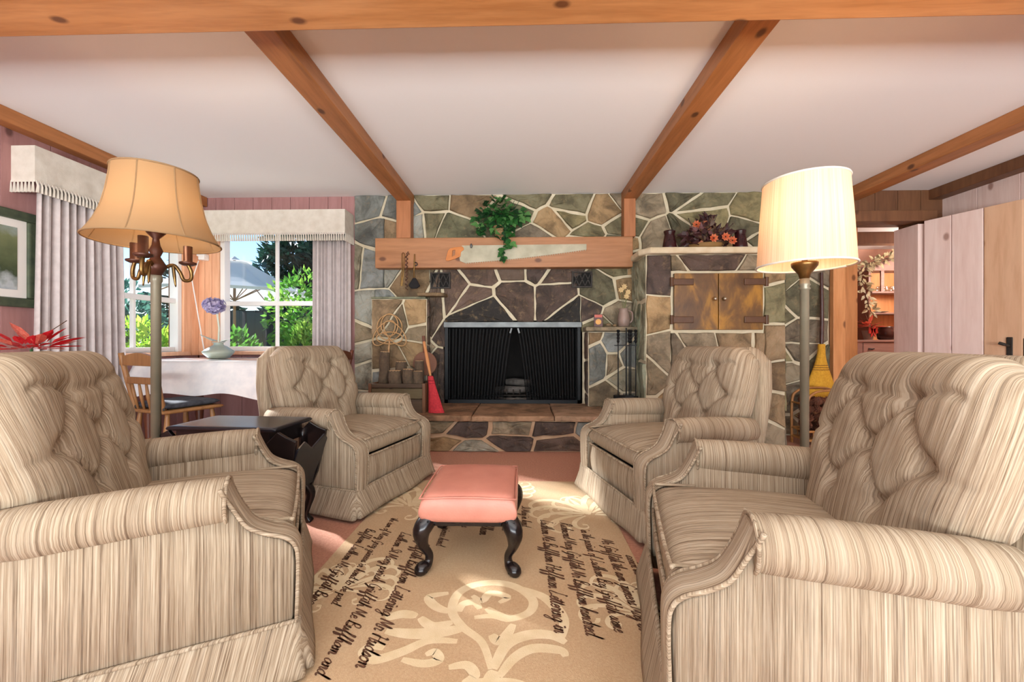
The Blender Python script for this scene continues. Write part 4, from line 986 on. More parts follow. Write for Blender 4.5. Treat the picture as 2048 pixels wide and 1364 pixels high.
for s_, L in ((.03, .38), (.075, .26), (-.17, .13)): sm.tube(smooth_path([(s_*.4, -.02, .1), (s_, -.085, .14), (s_, -.09, .14-L)], 5), .0025, 5)
for k in range(9): sm.tube(smooth_path([(0, 0, .08), (.12*cos(k), -.03, .2), (.24*cos(k), -.06, .26+.08*sin(k*2))], 4), .0025, 5)
sm.build('stems', IVY[2], iv)

# ---------------------------------------------------------------- beside the hearth
cb = thing('carpet_beater', 'looped rattan carpet beater hanging on the stone pier', 'carpet beater')
RAT = plain('rattan', '#c9a070', .5, '#b08552', 20); cyp = 3.835
def cbp(px, py, o=0): return onY(px, py, cyp-o)
def loopf(cx, cy, rx, ry, rot, o):
    return [cbp(cx+rx*cos(a)*cos(rot)-ry*sin(a)*sin(rot), cy+rx*cos(a)*sin(rot)+ry*sin(a)*cos(rot), o) for a in [2*pi*k/30 for k in range(31)]]
for q, (cx, cy, rx, ry, rot) in enumerate(((779, 655, 25, 26, 0), (768, 666, 15, 30, .7), (790, 667, 15, 30, -.7), (779, 650, 17, 22, 0), (779, 676, 26, 12, 0))): MB().tube(loopf(cx, cy, rx, ry, rot, .004+.004*q), .0055, 6).build('loop', RAT, cb, smooth=True)
MB().tube([cbp(779, 682), cbp(777, 705), cbp(774, 745)], .009, 8).build('handle', RAT, cb)
pd = thing('wooden_peel', 'round brown wooden peel leaning behind the red broom', 'peel')
MB().lathe([(0, -.008), (.112, -.008), (.112, .008), (0, .008)], 32, onY(850, 727, 3.80), R3('X', pi/2)).build('disc', plain('peel_wood', '#7d5038', .6, '#6b422c', 6), pd, bevel=.003)
MB().tube([onY(849, 706, 3.795), onY(847, 672, 3.82)], .013, 8).build('handle', REDW, pd)
# log box
bx = thing('log_box', 'dark rustic wooden box of firewood on the hearth', 'box', (onY(797, 800, 3.44).x, 3.40, HZ+.002)); BW, BD, BH = .235, .30, .245
BOXW = wood('weathered_box_wood', '#5c4a38', '#4a3a2c', '#2e231a', 0, 1.0, .8)
for z0_, z1_, m_ in ((.0, .115, BOXW), (.12, .205, wood('mossy_box_wood', '#6d6244', '#5a4c36', '#3a2e20', 0, 1.0, .8)), (.21, BH, BOXW)): MB().box(-BW, BW, 0, .016, z0_, z1_).build('board', m_, bx, bevel=.003)
MB().box(-BW, BW, BD-.016, BD, 0, BH).build('board', BOXW, bx, bevel=.003)
for sx in (-1, 1): MB().box(min(sx*BW, sx*(BW-.016)), max(sx*BW, sx*(BW-.016)), .017, BD-.017, 0, BH).build('end_board', DARKW, bx, bevel=.003)
for sx in (-1, 1): MB().box(sx*(BW-.008)-.012, sx*(BW-.008)+.012, -.012, -.0005, 0, BH+.004).build('corner_post', DARKW, bx, bevel=.002)
MB().box(-BW+.018, BW-.018, .018, BD-.018, 0.002, .012).build('bottom', DARKW, bx)
BARK = plain('log_bark', '#4a3b30', .95, '#66543f', 25, .9, bscale=35); CUT = plain('log_cut_end', '#e6c294', .8, '#cfa474', 30)
LOGS = [(765, 704, 3.58, .044, .06, 'tall leaning log at the end of the log box'), (790, 742, 3.49, .054, 0, 'thick short log at the front of the log box'), (815, 739, 3.50, .046, .02, 'rough middle log at the front of the log box'), (836, 743, 3.49, .042, 0, 'slim front log beside the red broom handle'), (839, 722, 3.61, .04, 0, 'pale topped log at the back near the peel'), (803, 724, 3.63, .05, 0, 'dark log half hidden at the back of the log box')]
for px, py, yy, r, tilt, lab in LOGS:
    tp = onY(px, py, yy); z0_ = HZ+.016; H = tp.z-z0_; lg = thing('firewood_log', lab, 'log', (tp.x-tilt*.6*H*.3, yy, z0_), group='logs in the log box', rot=(0, tilt, 0))
    pth = [(.004*sin(k*2), .004*cos(k*3), H*k/6) for k in range(7)]; MB().tube(pth, [r*(1+.06*sin(k*2.1+px)) for k in range(7)], 12).build('bark', BARK, lg, smooth=False)
    MB().lathe([(0, H+.0005), (r*.93, H+.0005), (r*.93, H+.004), (0, H+.004)], 12, (.004*sin(12), .004*cos(18), 0)).build('cut_end', CUT, lg)
# red broom
rb = thing('whisk_broom', 'red bristle hearth broom with wooden handle against the pier', 'broom'); RB = plain('red_bristle', '#c8323a', .85, '#a8242e', 60, .6, bscale=150)
b0_ = onY(861, 752, 3.50); b1_ = onY(873, 826, 3.42); hh0 = onY(848, 684, 3.66)
MB().tube([b0_, b0_.lerp(hh0, .4), hh0], [.009, .015, .013], 10).build('handle', plain('broom_handle_wood', '#c98a58', .45), rb)
def brm(u, v):
    c = b0_.lerp(b1_, v); w = .022+.045*v**1.2; a = 2*pi*u; return (c.x+w*cos(a)*(1+.02*sin(40*u)), c.y+(.016+.01*v)*sin(a), max(c.z, HZ+.004))
MB().grid(brm, 40, 10, True).build('bristles', RB, rb, fix=False)
for f in (.12, .2): MB().tube([Vector(brm(k/30, f))+Vector((.002*cos(2*pi*k/30), .002*sin(2*pi*k/30), 0)) for k in range(31)], .003, 5).build('binding', plain('broom_binding', '#8f1a22', .7), rb)
# fire tools
ft = thing('fire_tool_set', 'black iron fire tool set on stand by the low pier', 'fire tools', (.905, 3.64, HZ+.001))
MB().box(-.10, .10, -.07, .07, 0, .012).build('base', BLACKM, ft, bevel=.003); MB().box(-.098, .0, -.03, .068, .012, .12).build('ash_box', SOOT, ft, bevel=.003)
MB().tube([(0, 0, .01), (0, 0, .72)], .006, 8).build('post', BLACKM, ft); MB().bar((-.10, 0, .565), (.09, 0, .565), .03, .008).build('rack', BLACKM, ft)
for k, (x, y, kind) in enumerate(((-.075, -.02, 'poker'), (.02, -.025, 'shovel'), (.045, .02, 'tongs'), (.08, -.01, 'brush'))):
    q = MB().tube([(x, y, .1), (x, y, .585)], .005, 8).build(kind, BLACKM, ft)
    MB().lathe([(.006, .585), (.013, .6), (.009, .615), (.014, .63), (.009, .645), (.014, .66), (.01, .68), (.016, .69), (.012, .702), (0, .706)], 10, (x, y, 0)).build('grip', BLACKM, q)
    if kind == 'shovel': MB().box(x-.04, x+.04, y-.006, y+.004, .03, .13).build('pan', BLACKM, q, bevel=.004)
    if kind == 'brush': MB().box(x-.02, x+.02, y-.015, y+.015, .03, .12).build('bristles', SOOT, q, bevel=.004)
# ledge things
lz = 1.031; p_ = onY(1197, 655, 3.79)
mbx = thing('matchbox', 'small red and gold matchbox standing on the pier ledge', 'matchbox', (p_.x, 3.80, lz), -.15)
MB().box(-.04, .04, -.016, .016, 0, .115).build('box', plain('matchbox_red', '#4a2018', .5), mbx, bevel=.002); MB().box(-.034, .034, -.0175, -.016, .085, .11).build('red_band', plain('band_red', '#b8503c', .5), mbx)
MB().lathe([(0, 0), (.026, 0), (.026, .0015), (0, .0015)], 20, (0, -.0175, .045), R3('X', pi/2)).build('gold_emblem', plain('emblem_gold', '#e0a548', .5, '#c27a2c', 30), mbx)
for px, r, lab in ((1217, .028, 'small brown pebble on the ledge next to matchbox'), (1229, .022, 'tiny grey pebble on the ledge next to the jug')):
    q = onY(px, 656, 3.80); o = MB().ell((0, 0, r*.6), (r, r*.8, r*.6), 10, 7).build('pebble', ST_BROWN, smooth=True); o.location = (q.x, 3.80, lz); tag(o, lab, 'pebble')
q = onY(1250, 657, 3.82); jg = thing('stoneware_jug', 'pinkish stoneware jug holding pale dried blooms on the ledge', 'jug', (q.x-.01, 3.83, lz))
JM = plain('stoneware_pink', '#9c8478', .5, '#7d675c', 8); MB().lathe([(.04, 0), (.05, .01), (.058, .06), (.05, .12), (.04, .15), (.045, .17), (.036, .168), (.03, .14), (0, .1)], 20).build('body', JM, jg, smooth=True)
MB().tube(smooth_path([(.045, 0, .15), (.075, -.01, .13), (.075, -.01, .06), (.05, 0, .035)], 5), .009, 8).build('handle', JM, jg, smooth=True)
db = thing('dried_blooms', 'pale dried blooms standing in the stoneware jug', 'flowers', (q.x-.01, 3.83, lz+.12))
for k, (dx, dz) in enumerate(((-.03, .22), (.0, .25), (.035, .20), (.02, .16))):
    MB().tube([(0, 0, -.01), (dx*.6, -.01, dz*.6), (dx, -.02, dz)], .0025, 5).build('stem', plain('dry_green%d' % k, '#6b7048', .8), db)
    pm = MB()
    for a in range(7): quadleaf(pm, (dx, -.02, dz), (cos(a*.9), -.4, sin(a*.9)), (0, -1, 0), .03, .022)
    pm.build('bloom', plain('dry_cream%d' % k, '#cdb07e', .8), db, fix=False)
# ---------------------------------------------------------------- oven tower cupboard
cu = thing('oven_cupboard', 'stained double cupboard doors with iron strap hinges in tower', 'cupboard', (0, TY, 0))
s = NT('stained_amber_wood'); co = s.coord('Object', (5, 5, 2.2)); s.base(s.ramp(s.noise(co, 1.4, 4, .6, .5), [(.3, '#4a2f16'), (.5, '#6d4a20'), (.68, '#a37224'), (.8, '#8a5c22')])); s.set(Roughness=.4); AMB = s.m
DM = (DX0+DX1)/2
STRAP = plain('strap_hinge_brown', '#5d3a1e', .5, '#4a2c16', 12)
for a, b, sg in ((DX0, DM-.003, -1), (DM+.003, DX1, 1)):
    d = MB().box(a, b, -.035, -.004, DZ0, DZ1).build('door', AMB, cu, bevel=.004)
    for z in (DZ0+.085, DZ1-.075):
        e = a if sg < 0 else b; MB().box(min(e-sg*.16, e+sg*.03), max(e-sg*.16, e+sg*.03), -.047, -.0355, z-.028, z+.028).build('strap_hinge', STRAP, d, bevel=.006)
        MB().tube([(e+sg*.025, -.042, z-.038), (e+sg*.025, -.042, z+.038)], .015, 10).build('hinge_knuckle', STRAP, d)
    kx = (b-.035) if sg < 0 else (a+.04); MB().ell((kx, -.056, DZ0+.26), (.017, .016, .017)).build('knob', plain('knob_nickel' + str(sg), '#b8a890', .25, metallic=.9), d, smooth=True)
# dried arrangement on the tower
cz = TZ+.056; DK = plain('burgundy_glaze', '#2c1012', .2, '#3d181a', 8)
for k, (px, lab) in enumerate(((1339, 'dark burgundy crock at the mantel side of the dried flowers'), (1480, 'dark burgundy crock at the lamp side of the dried flowers'))):
    q = onY(px, 480, 3.66); o = MB().lathe([(.062, 0), (.065, .01), (.05, .10), (.042, .14), (.05, .165), (.05, .175), (.04, .175), (.04, .12), (0, .1)], 22).build('crock', DK, smooth=True); o.location = (q.x, 3.66, cz); tag(o, lab, 'crock', 'burgundy crocks on the oven tower')
q = onY(1410, 480, 3.68); da = thing('dried_arrangement', 'dark dried flower arrangement with orange roses on oven tower', 'flowers', (q.x, 3.70, cz))
MB().lathe([(.10, 0), (.13, .005), (.16, .05), (.14, .055), (0, .05)], 20).build('bowl', plain('bowl_ochre', '#8a6838', .7), da, smooth=True)
DL = [leaf_mat('dried_maroon', [(.3, '#2a1214'), (.7, '#4a2426')], .15, 20), leaf_mat('dried_brown', [(.3, '#3d2a1c'), (.7, '#6b5038')], .15, 20), leaf_mat('dried_mauve', [(.3, '#5a3a3c'), (.7, '#8a6060')], .2, 20), leaf_mat('dried_peach', [(.3, '#b06a4a'), (.7, '#d69068')], .25, 20)]
dm = []
for m in DL:
    mb = MB(); mb.add([(x*.8, y, .3*abs(x)-.3*y*y) for x, y in lv]+[(0, .45, -.1)], [(i, (i+1) % 10, 10) for i in range(10)]); dm.append(mb.mesh('leaf', m))
for k in range(270):
    a = rnd.uniform(0, pi); r = rnd.uniform(.15, 1); c = Vector((.19*r*cos(a), -.02+rnd.uniform(-.1, .09), .05+.235*r*sin(a)*(.8+.2*sin(a*5)))); d = Vector((cos(a)+rnd.uniform(-.7, .7), rnd.uniform(-1, .3), sin(a)+rnd.uniform(-.6, .6)))
    place_leaf(dm[rnd.choice((0, 0, 0, 1, 1, 2, 2, 0, 0, 3) if k % 3 else (0, 0, 1))], da, c, d, (rnd.uniform(-.5, .5), -1, rnd.uniform(-.3, .6)), rnd.uniform(.045, .08))
for x, z, y in ((.02, .085, -.145), (.12, .095, -.145), (.19, .07, -.12), (-.10, .22, -.08)):
    pm = MB()
    for ringk in range(3):
        for a in range(6+ringk): 
            an = 2*pi*a/(6+ringk)+ringk; D = Vector((cos(an), -.9+.45*ringk, sin(an))); quadleaf(pm, (x+.006*cos(an), y, z+.006*sin(an)), D, (0, -1, 0), .018+.008*ringk, .02+.004*ringk, -.25)
    pm.build('rose', leaf_mat('orange_rose_%d' % int(x*100), [(.3, '#d8643c'), (.7, '#ee9a6c')], .3, 40), da, fix=False)
for x, z in ((.10, .32), (.24, .24), (-.15, .29), (.04, .30)): MB().tube(smooth_path([(x*.4, 0, .1), (x*.8, -.02, z*.8), (x, -.03, z)], 4), [.003]*8+[.006], 6).build('twig', DL[0], da)

# ---------------------------------------------------------------- beside the doorway
br = thing('straw_broom', 'yellow straw broom with dark handle against the stone recess', 'broom'); YB_ = plain('broom_straw', '#d8a22e', .85, '#c28a20', 70, .5, bscale=160)
k0 = onY(1643, 688, 3.895); k1 = onY(1640, 800, 3.875)
MB().tube([onY(1643, 545, 3.93), onY(1644, 640, 3.915), k0], [.013, .017, .016], 10).build('handle', plain('knobbly_dark_handle', '#3a1f18', .4, '#55302a', 18, .6, bscale=20), br)
def sb(u, v):
    c = k0.lerp(k1, v); w = .03+.125*sstep(.08, 1, v)*.95; a = 2*pi*u; return (c.x+w*cos(a), c.y+(.028+.01*v)*sin(a)*(1+.05*sin(60*u)), c.z)
MB().grid(sb, 60, 12, True).build('straw', YB_, br, fix=False)
for f in (.38, .42, .46): MB().tube([Vector(sb(k/40, f)) for k in range(41)], .003, 5).build('stitching', plain('stitch_brown%d' % int(f*100), '#6b3a18', .8), br)
MB().grid(lambda u, v: (sb(u, v*.12)[0]*1.0, sb(u, v*.12)[1]-.002*sin(2*pi*u), sb(u, v*.12)[2]), 20, 2, True).build('collar', WICK, br, fix=False)
bkt = thing('bamboo_basket', 'bamboo framed firewood basket beside the oven tower', 'basket', (onZ(1618, 880, 0).x, 3.62, 0)); BAM = plain('bamboo', '#b07a44', .45, '#94602e', 14); hw, hd_ = .205, .10
for sy in (-1, 1):
    MB().tube(smooth_path([(-hw, sy*hd_, 0), (-hw, sy*hd_, .36), (-hw+.04, sy*hd_, .45), (-hw+.13, sy*hd_, .48), (hw-.13, sy*hd_, .48), (hw-.04, sy*hd_, .45), (hw, sy*hd_, .36), (hw, sy*hd_, 0)], 5), .011, 8).build('hoop', BAM, bkt, smooth=True)
    for z in (.06, .135): MB().tube([(-hw, sy*hd_, z), (hw, sy*hd_, z)], .010, 8).build('rail', BAM, bkt)
    for k in range(7): MB().tube([(-hw+.05+.05*k, sy*hd_, .065), (-hw+.05+.05*k, sy*hd_, .13)], .005, 6).build('spindle', BAM, bkt)
for sx in (-1, 1):
    for z in (.06, .135, .36): MB().tube([(sx*hw, -hd_, z), (sx*hw, hd_, z)], .009, 8).build('end_rail', BAM, bkt)
MB().box(-hw+.01, hw-.01, -hd_+.011, hd_-.011, .06, .07).build('floor_board', BAM, bkt)
CONE = plain('pine_cone_brown', '#6d3c22', .8, '#4a2616', 20); cm = MB()
for j in range(7):
    for k in range(8):
        a = 2*pi*(k+.5*(j % 2))/8; r = .036*sin(pi*(j+1.2)/9); z = -.04+.013*j; c = Vector((r*cos(a)*.5, r*sin(a)*.5, z)); quadleaf(cm, c, (cos(a), sin(a), .45), (0, 0, 1), r*.95+.006, .026)
cm.ell((0, 0, -.002), (.02, .02, .042), 8, 6)
cme = cm.mesh('pine_cone', CONE)
ci = 0
for lay in range(5):
    for ix in range(5):
        for iy in range(2):
            o = link('pine_cone', cme); o.location = (bkt.location.x-.155+.078*ix+rnd.uniform(-.004, .004), 3.62-.037+.074*iy, .112+.068*lay); o.rotation_euler = (rnd.uniform(0, 6), rnd.uniform(0, 6), rnd.uniform(0, 6)); o.scale = (.74,)*3
            tag(o, 'brown pine cone heaped in the bamboo basket', 'pine cone', 'pine cones in the bamboo basket')
bxs = onZ(1364, 945, .34)
mg = thing('magazine_bin', 'small dark bin on the floor between the two pale armchairs', 'bin', (bxs.x+.02, bxs.y-.05, 0), -.1)
gm2 = plain('slate_blue_dark', '#2a3038', .4, '#20252c', 8)
for a in ((-.05, .05, -.07, -.06), (-.05, .05, .06, .07), (-.05, -.04, -.06, .06), (.04, .05, -.06, .06)): MB().box(a[0], a[1], a[2], a[3], .01, .345).build('side', gm2, mg, bevel=.003)
MB().box(-.05, .05, -.07, .07, 0, .01).build('bottom', gm2, mg)

# ---------------------------------------------------------------- open door
ha = Vector((3.642, 3.822, 0)); hb = Vector((3.83, 3.245, 0)); dv = (hb-ha); DL_ = dv.length; ang = atan2(dv.y, dv.x)
door = bpy.data.objects.new('door_1', None); COL.objects.link(door); door.location = ha; door.rotation_euler = (0, 0, ang); struct(door, 'open plank door of pale knotty boards with iron latch', 'door')
ws = [0, .19, .39, DL_]
for i in range(3): MB().box(ws[i]+.0025, ws[i+1]-.0025, -.02, .02, .012, 1.985).build('plank', DOORW if i < 2 else PINEW, door, bevel=.003)
for z in (.3, 1.6): MB().box(.03, DL_-.03, .021, .045, z, z+.14).build('batten', PINEW, door, bevel=.004)
lt = MB().box(DL_-.085, DL_-.05, -.03, -.021, .78, .93).build('latch_plate', IRON, door, bevel=.006)
MB().tube(smooth_path([(DL_-.068, -.03, .86), (DL_-.068, -.075, .87), (DL_-.10, -.085, .885)], 4), [.009]*5+[.012]*4, 8).build('latch_handle', IRON, lt, smooth=True)
MB().box(DL_+.0005, DL_+.006, -.012, .012, .78, .92).build('edge_plate', IRON, door)

# ---------------------------------------------------------------- room beyond the doorway
FX_ = onY(1712, 700, 5.39).x-4.25; PWX = onY(1715, 700, 4.61).x
PINKP = plain('pink_plaster', '#e8b9a2', .85, '#dfae98', 3)
struct(MB().box(2.6, 6.2, 5.95, 6.05, 0, 2.2).build('wall_far_room_back', PINKP), 'pink wall of the room beyond the doorway', 'wall')
struct(MB().box(2.5, 2.6, 4.12, 6.05, 0, 2.2).build('wall_far_room_left', PINKP), 'hidden side wall of the room beyond the doorway', 'wall')
struct(MB().box(6.1, 6.2, 4.12, 5.95, 0, 2.2).build('wall_far_room_right', PINKP), 'end wall of the room beyond the doorway', 'wall')
struct(MB().box(XR+.13, 6.2, YB, 4.11, 0, 2.2).build('wall_far_room_front', PINKP), 'near wall of the room beyond the doorway', 'wall')
struct(MB().box(2.6, 6.2, YB+.13, 6.05, 2.2, 2.28).build('ceiling_far_room', CEILM), 'white ceiling of the room beyond the doorway', 'ceiling')
wfr = struct(MB().box(2.6, PWX, 4.62, 4.70, 0, 2.2).build('wall_far_room_side', DARKW), 'knotty pine board wall seen through the doorway', 'wall')
planks_y(wfr, 2.62, PWX, 4.62, 0, 2.2, .28, PINE2)
struct(MB().box(3.3, 6.1, 5.0, 5.12, 2.06, 2.2).build('beam_7', DARKW, bevel=.004), 'brown beam under the ceiling beyond the doorway', 'beam')
lamp('far_room_fill', 'POINT', (4.9, 5.0, 1.75), 40, (1.0, .88, .78), shadow_soft_size=.15)  # added fill without a fixture, brightens the room beyond the doorway
dr = thing('dresser', 'mauve brown chest of drawers seen through the doorway', 'dresser', (4.29+FX_, 5.42, 0)); 
MB().box(0, 1.1, 0, .42, .1, .885).build('body', DRESSW, dr, bevel=.004); MB().box(-.04, 1.14, -.03, .44, .886, .915).build('top', DRESSW, dr, bevel=.004)
for x in (.0, 1.05):
    for y in (0, .37): MB().box(x, x+.05, y, y+.05, 0, .099).build('leg', DRESSW, dr)
MB().box(-.012, .05, -.02, -.001, .1, .885).build('corner_stile', DRESSW, dr)
for k in range(4):
    d = MB().box(.06, 1.04, -.018, -.001, .72-.19*k, .875-.19*k).build('drawer', DRESSW, dr, bevel=.004)
    for x in (.16, .70): MB().tube([(x-.035, -.022, .80-.19*k), (x, -.035, .795-.19*k), (x+.035, -.022, .80-.19*k)], .007, 6).build('pull', BLACKM, d)
ht = thing('hutch_shelf', 'wooden hutch shelf standing on the chest of drawers', 'hutch', (4.58+FX_, 5.60, .916))
MB().box(0, .9, .2, .22, 0, .98).build('back_panel', PINE2, ht); MB().box(0, .03, 0, .2, 0, .92).build('side', REDW, ht, bevel=.003); MB().box(.87, .9, 0, .2, 0, .92).build('side', REDW, ht, bevel=.003)
for z in (.34, .62): MB().box(.031, .869, -.02, .199, z, z+.022).build('shelf', DRESSW, ht, bevel=.003)
MB().prism([(-.03, .92), (.93, .92), (.93, .98), (.45, 1.10), (-.03, .98)], -.02, .2).build('cornice', DRESSW, ht, bevel=.003)
MB().box(.16, .2, -.005, .015, .642, .92).build('divider', DRESSW, ht)
GL = glass_mat('clear_glass', (.9, .93, .95, 1), .25)
for k, x in enumerate((.20, .29, .38, .47)):
    o = MB().lathe([(.03, 0), (.04, .01), (.042, .05), (.03, .07), (.036, .08)], 14).build('glass_bowl', GL, smooth=True); o.location = (4.58+FX_+x, 5.68, .916+.643); tag(o, 'clear glass bowl on the upper hutch shelf', 'bowl', 'glass bowls on the hutch')
o = MB().lathe([(.05, 0), (.11, .012), (.115, .016), (0, .012)], 20).build('dinner_plate', plain('plate_grey', '#b5a89c', .4), smooth=True); o.location = (4.76+FX_, 5.67, .916+.363); tag(o, 'grey plate lying on the lower hutch shelf', 'plate')
pot = thing('copper_pot', 'dark shiny brown pot on the chest of drawers', 'pot', (4.72+FX_, 5.50, .916)); MB().lathe([(.07, 0), (.085, .01), (.10, .07), (.09, .13), (.075, .15), (.085, .17), (.075, .17), (0, .13)], 22).build('body', plain('brown_glaze', '#3a1c18', .15), pot, smooth=True)
pn = thing('poinsettia', 'red and pink poinsettia wrapped in red bow on dresser', 'plant', (4.47+FX_, 5.47, .916)); MB().lathe([(.045, 0), (.07, .12), (0, .12)], 16).build('wrap', plain('grey_wrap', '#8a7468', .6), pn)
for k in range(6):
    a = k*1.05; MB().prism([(0, 0), (.05, .03), (.06, -.05), (.02, -.06)], -.004, .004, lambda p, q, d: (p*cos(a)-.07*sin(a)*0, -.075+d, .135+q+p*sin(a))).build('bow_loop', plain('bow_red%d' % k, '#c8342c', .5), pn)
rl = [MB().add([(x*.9, y, -.2*y*y) for x, y in ((0, 0), (.3, .35), (.2, .7), (0, 1), (-.2, .7), (-.3, .35))], [(0, 1, 2, 3), (0, 3, 4, 5)]).mesh('leaf', m) for m in (leaf_mat('poinsettia_red', [(.3, '#c8402e'), (.7, '#e27a5e')], .3, 20), leaf_mat('poinsettia_dark', [(.3, '#4a2620'), (.7, '#6b4a30')], .2, 20))]
for k in range(40):
    v = rvec(); v.z = abs(v.z)*.7; place_leaf(rl[0 if k % 3 else 1], pn, Vector((v.x*.06, v.y*.06-.01, .16+v.z*.09)), v+Vector((0, 0, .15)), (0, 0, 1), rnd.uniform(.08, .12))
gl_ = thing('leaf_garland', 'dried pale leaf garland draped over the hutch', 'garland', (FX_, 0, 0))
GM = [MB().add([(x*.8, y, -.2*y*y) for x, y in ((0, 0), (.3, .35), (.2, .7), (0, 1), (-.2, .7), (-.3, .35))], [(0, 1, 2, 3), (0, 3, 4, 5)]).mesh('leaf', leaf_mat('garland_leaf%d' % k, st_, .25, 14)) for k, st_ in enumerate(([(.3, '#8a7a58'), (.7, '#c2b48e')], [(.3, '#6e6248'), (.7, '#a89a78')]))]
gp = smooth_path([(4.56, 5.54, 1.28), (4.50, 5.54, 1.5), (4.44, 5.55, 1.75), (4.50, 5.55, 1.90), (4.70, 5.55, 1.97), (4.95, 5.55, 2.03), (5.2, 5.55, 2.06)], 10)
MB().tube(gp, .006, 6).build('stem', DL[1], gl_)
for k in range(130):
    p = gp[min(len(gp)-1, int(rnd.random()*len(gp)))]; v = rvec(); v.y = -abs(v.y); place_leaf(GM[k % 2], gl_, p+v*.035, v+Vector((0, 0, -.2)), (0, -1, .3), rnd.uniform(.06, .10))
o = thing('cream_figurine', 'cream leafy ornament on the chest of drawers', 'ornament', (4.96+FX_, 5.50, .916)); pm = MB()
for k in range(60):
    v = rvec(); quadleaf(pm, (v.x*.05, v.y*.05, .14+v.z*.09), v, (0, 0, 1), .04, .03)
pm.build('petals', GM[0].materials[0], o, fix=False); MB().lathe([(.03, 0), (.04, .02), (.02, .05), (.02, .1)], 12).build('foot', GM[0].materials[0], o)
rc = dining_chair('small wooden spindle chair beside the chest of drawers', (4.02+FX_, 5.05, 0), .5, DRESSW, False)

# ---------------------------------------------------------------- red flowers behind the front armchair
ps = thing('plant_stand', 'small wooden stand behind the front armchair', 'stand', (-2.42, 1.95, 0)); MB().lathe([(.15, .58), (.155, .585), (.155, .605), (.15, .61), (0, .61)], 24).build('top', OAK, ps); MB().lathe([(.12, 0), (.12, .02), (.03, .05), (.022, .3), (.03, .58)], 18).build('pedestal', OAK, ps, smooth=True)
MB().lathe([(0, .58), (.15, .58)], 24).build('underside', OAK, ps)
rv = thing('flower_vase', 'vase hidden behind the front armchair holding red silk flowers', 'vase', (-2.42, 1.95, .612)); MB().lathe([(.05, 0), (.07, .05), (.05, .14), (.06, .17), (.05, .17), (0, .1)], 20).build('body', CEL, rv, smooth=True)
rf = thing('red_silk_flowers', 'bright red silk flowers above the front armchair back', 'flowers', (-2.42, 1.95, .76))
RM = [MB().add([(x*.9, y, -.25*y*y) for x, y in ((0, 0), (.22, .35), (.18, .7), (0, 1), (-.18, .7), (-.22, .35))], [(0, 1, 2, 3), (0, 3, 4, 5)]).mesh('petal', leaf_mat('silk_red%d' % k, st_, .3, 14)) for k, st_ in enumerate(([(.3, '#c01824'), (.7, '#e03038')], [(.3, '#d85a4a'), (.7, '#e88a78')]))]
for k in range(46):
    v = rvec(); v.z = abs(v.z)*.6; o = place_leaf(RM[0 if k % 7 else 1], rf, Vector((v.x*.08+.03*sin(k), v.y*.08, .10+.06*v.z)), v+Vector((0, 0, .2)), (0, 0, 1), rnd.uniform(.08, .14)); o.name = 'petal'
MB().tube([(0, 0, .0), (.0, 0, .1)], .006).build('stem', IVY[0], rf); MB().tube([(0, 0, .1), (.10, 0, .19), (.18, 0, .24)], .002, 5).build('grass_blade', DL[1], rf)
# wand cord and bracket in the window corner
p1_ = onY(384, 560, 3.85); p2_ = onY(409, 705, 3.83); 
tag(MB().tube([(p1_.x, 3.93, p1_.z+.2), p1_, p2_], .005, 6).build('blind_cord', WHITEP), 'thin white cord hanging beside the corner casing', 'cord')
q = onY(405, 514, 3.93); ob = thing('curtain_bracket', 'small white bracket on the corner casing above the vase', 'bracket', (q.x, 3.96, q.z)); MB().box(-.03, .03, -.05, .018, -.03, .03).build('block', WHITEP, ob, bevel=.006); MB().tube([(-.05, -.03, .02), (.03, -.03, .0)], .012, 8).build('roller', WHITEP, ob)

# ---------------------------------------------------------------- garden outside
GRASS = plain('garden_ground', '#5d6b3a', .95, '#7a7048', 3)
gnd = MB(); gnd.box(-30, XL-.14, -10, 30, -.12, -.08); gnd.box(XL-.14, 2.5, YB+.14, 30, -.12, -.08)
struct(gnd.build('ground_garden', GRASS), 'garden ground outside the windows', 'ground')
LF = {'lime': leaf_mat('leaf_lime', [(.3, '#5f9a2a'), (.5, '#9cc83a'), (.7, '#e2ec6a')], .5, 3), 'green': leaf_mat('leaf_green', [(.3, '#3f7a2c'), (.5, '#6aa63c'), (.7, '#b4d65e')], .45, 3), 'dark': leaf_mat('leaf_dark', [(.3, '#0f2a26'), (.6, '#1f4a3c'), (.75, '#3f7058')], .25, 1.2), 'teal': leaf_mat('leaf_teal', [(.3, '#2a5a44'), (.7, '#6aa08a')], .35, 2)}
STEM = plain('branch_brown', '#5a4632', .9)
def bush(name, label, cat, loc, r, n, lm, L, trunk=0, group=None, seed=1):
    g = random.Random(seed); t = thing(name, label, cat, loc, group=group); mb = MB(); lobes = []
    for k in range(9):
        v = rvec(g); lobes.append((Vector((v.x*r[0]*.55, v.y*r[1]*.55, trunk+r[2]*(1+v.z*.6))), g.uniform(.4, .6)))
    for k in range(n):
        c0, q = lobes[g.randrange(9)]; v = rvec(g); rr = g.uniform(.55, 1)**.5
        c = c0+Vector((v.x*r[0]*q*rr, v.y*r[1]*q*rr, v.z*r[2]*q*rr))
        if c.z < .03: c.z = .03+g.random()*.2
        quadleaf(mb, c, v+rvec(g)*.8+Vector((0, 0, .2)), rvec(g), L*g.uniform(.7, 1.3), L*.55*g.uniform(.7, 1.2), .12)
    mb.build('foliage', LF[lm], t, fix=False)
    sm = MB()
    for c0, q in lobes: sm.tube([(0, 0, 0), (c0.x*.3, c0.y*.3, c0.z*.5), tuple(c0)], [.04*r[0]+.01, .025, .008], 6)
    sm.build('branches', STEM, t); return t
bush('laurel_shrub', 'yellow green sunlit shrub under the side window', 'shrub', (-4.6, 3.2, -.08), (.75, .7, .62), 2600, 'lime', .11, 0, 'garden shrubs', 11)
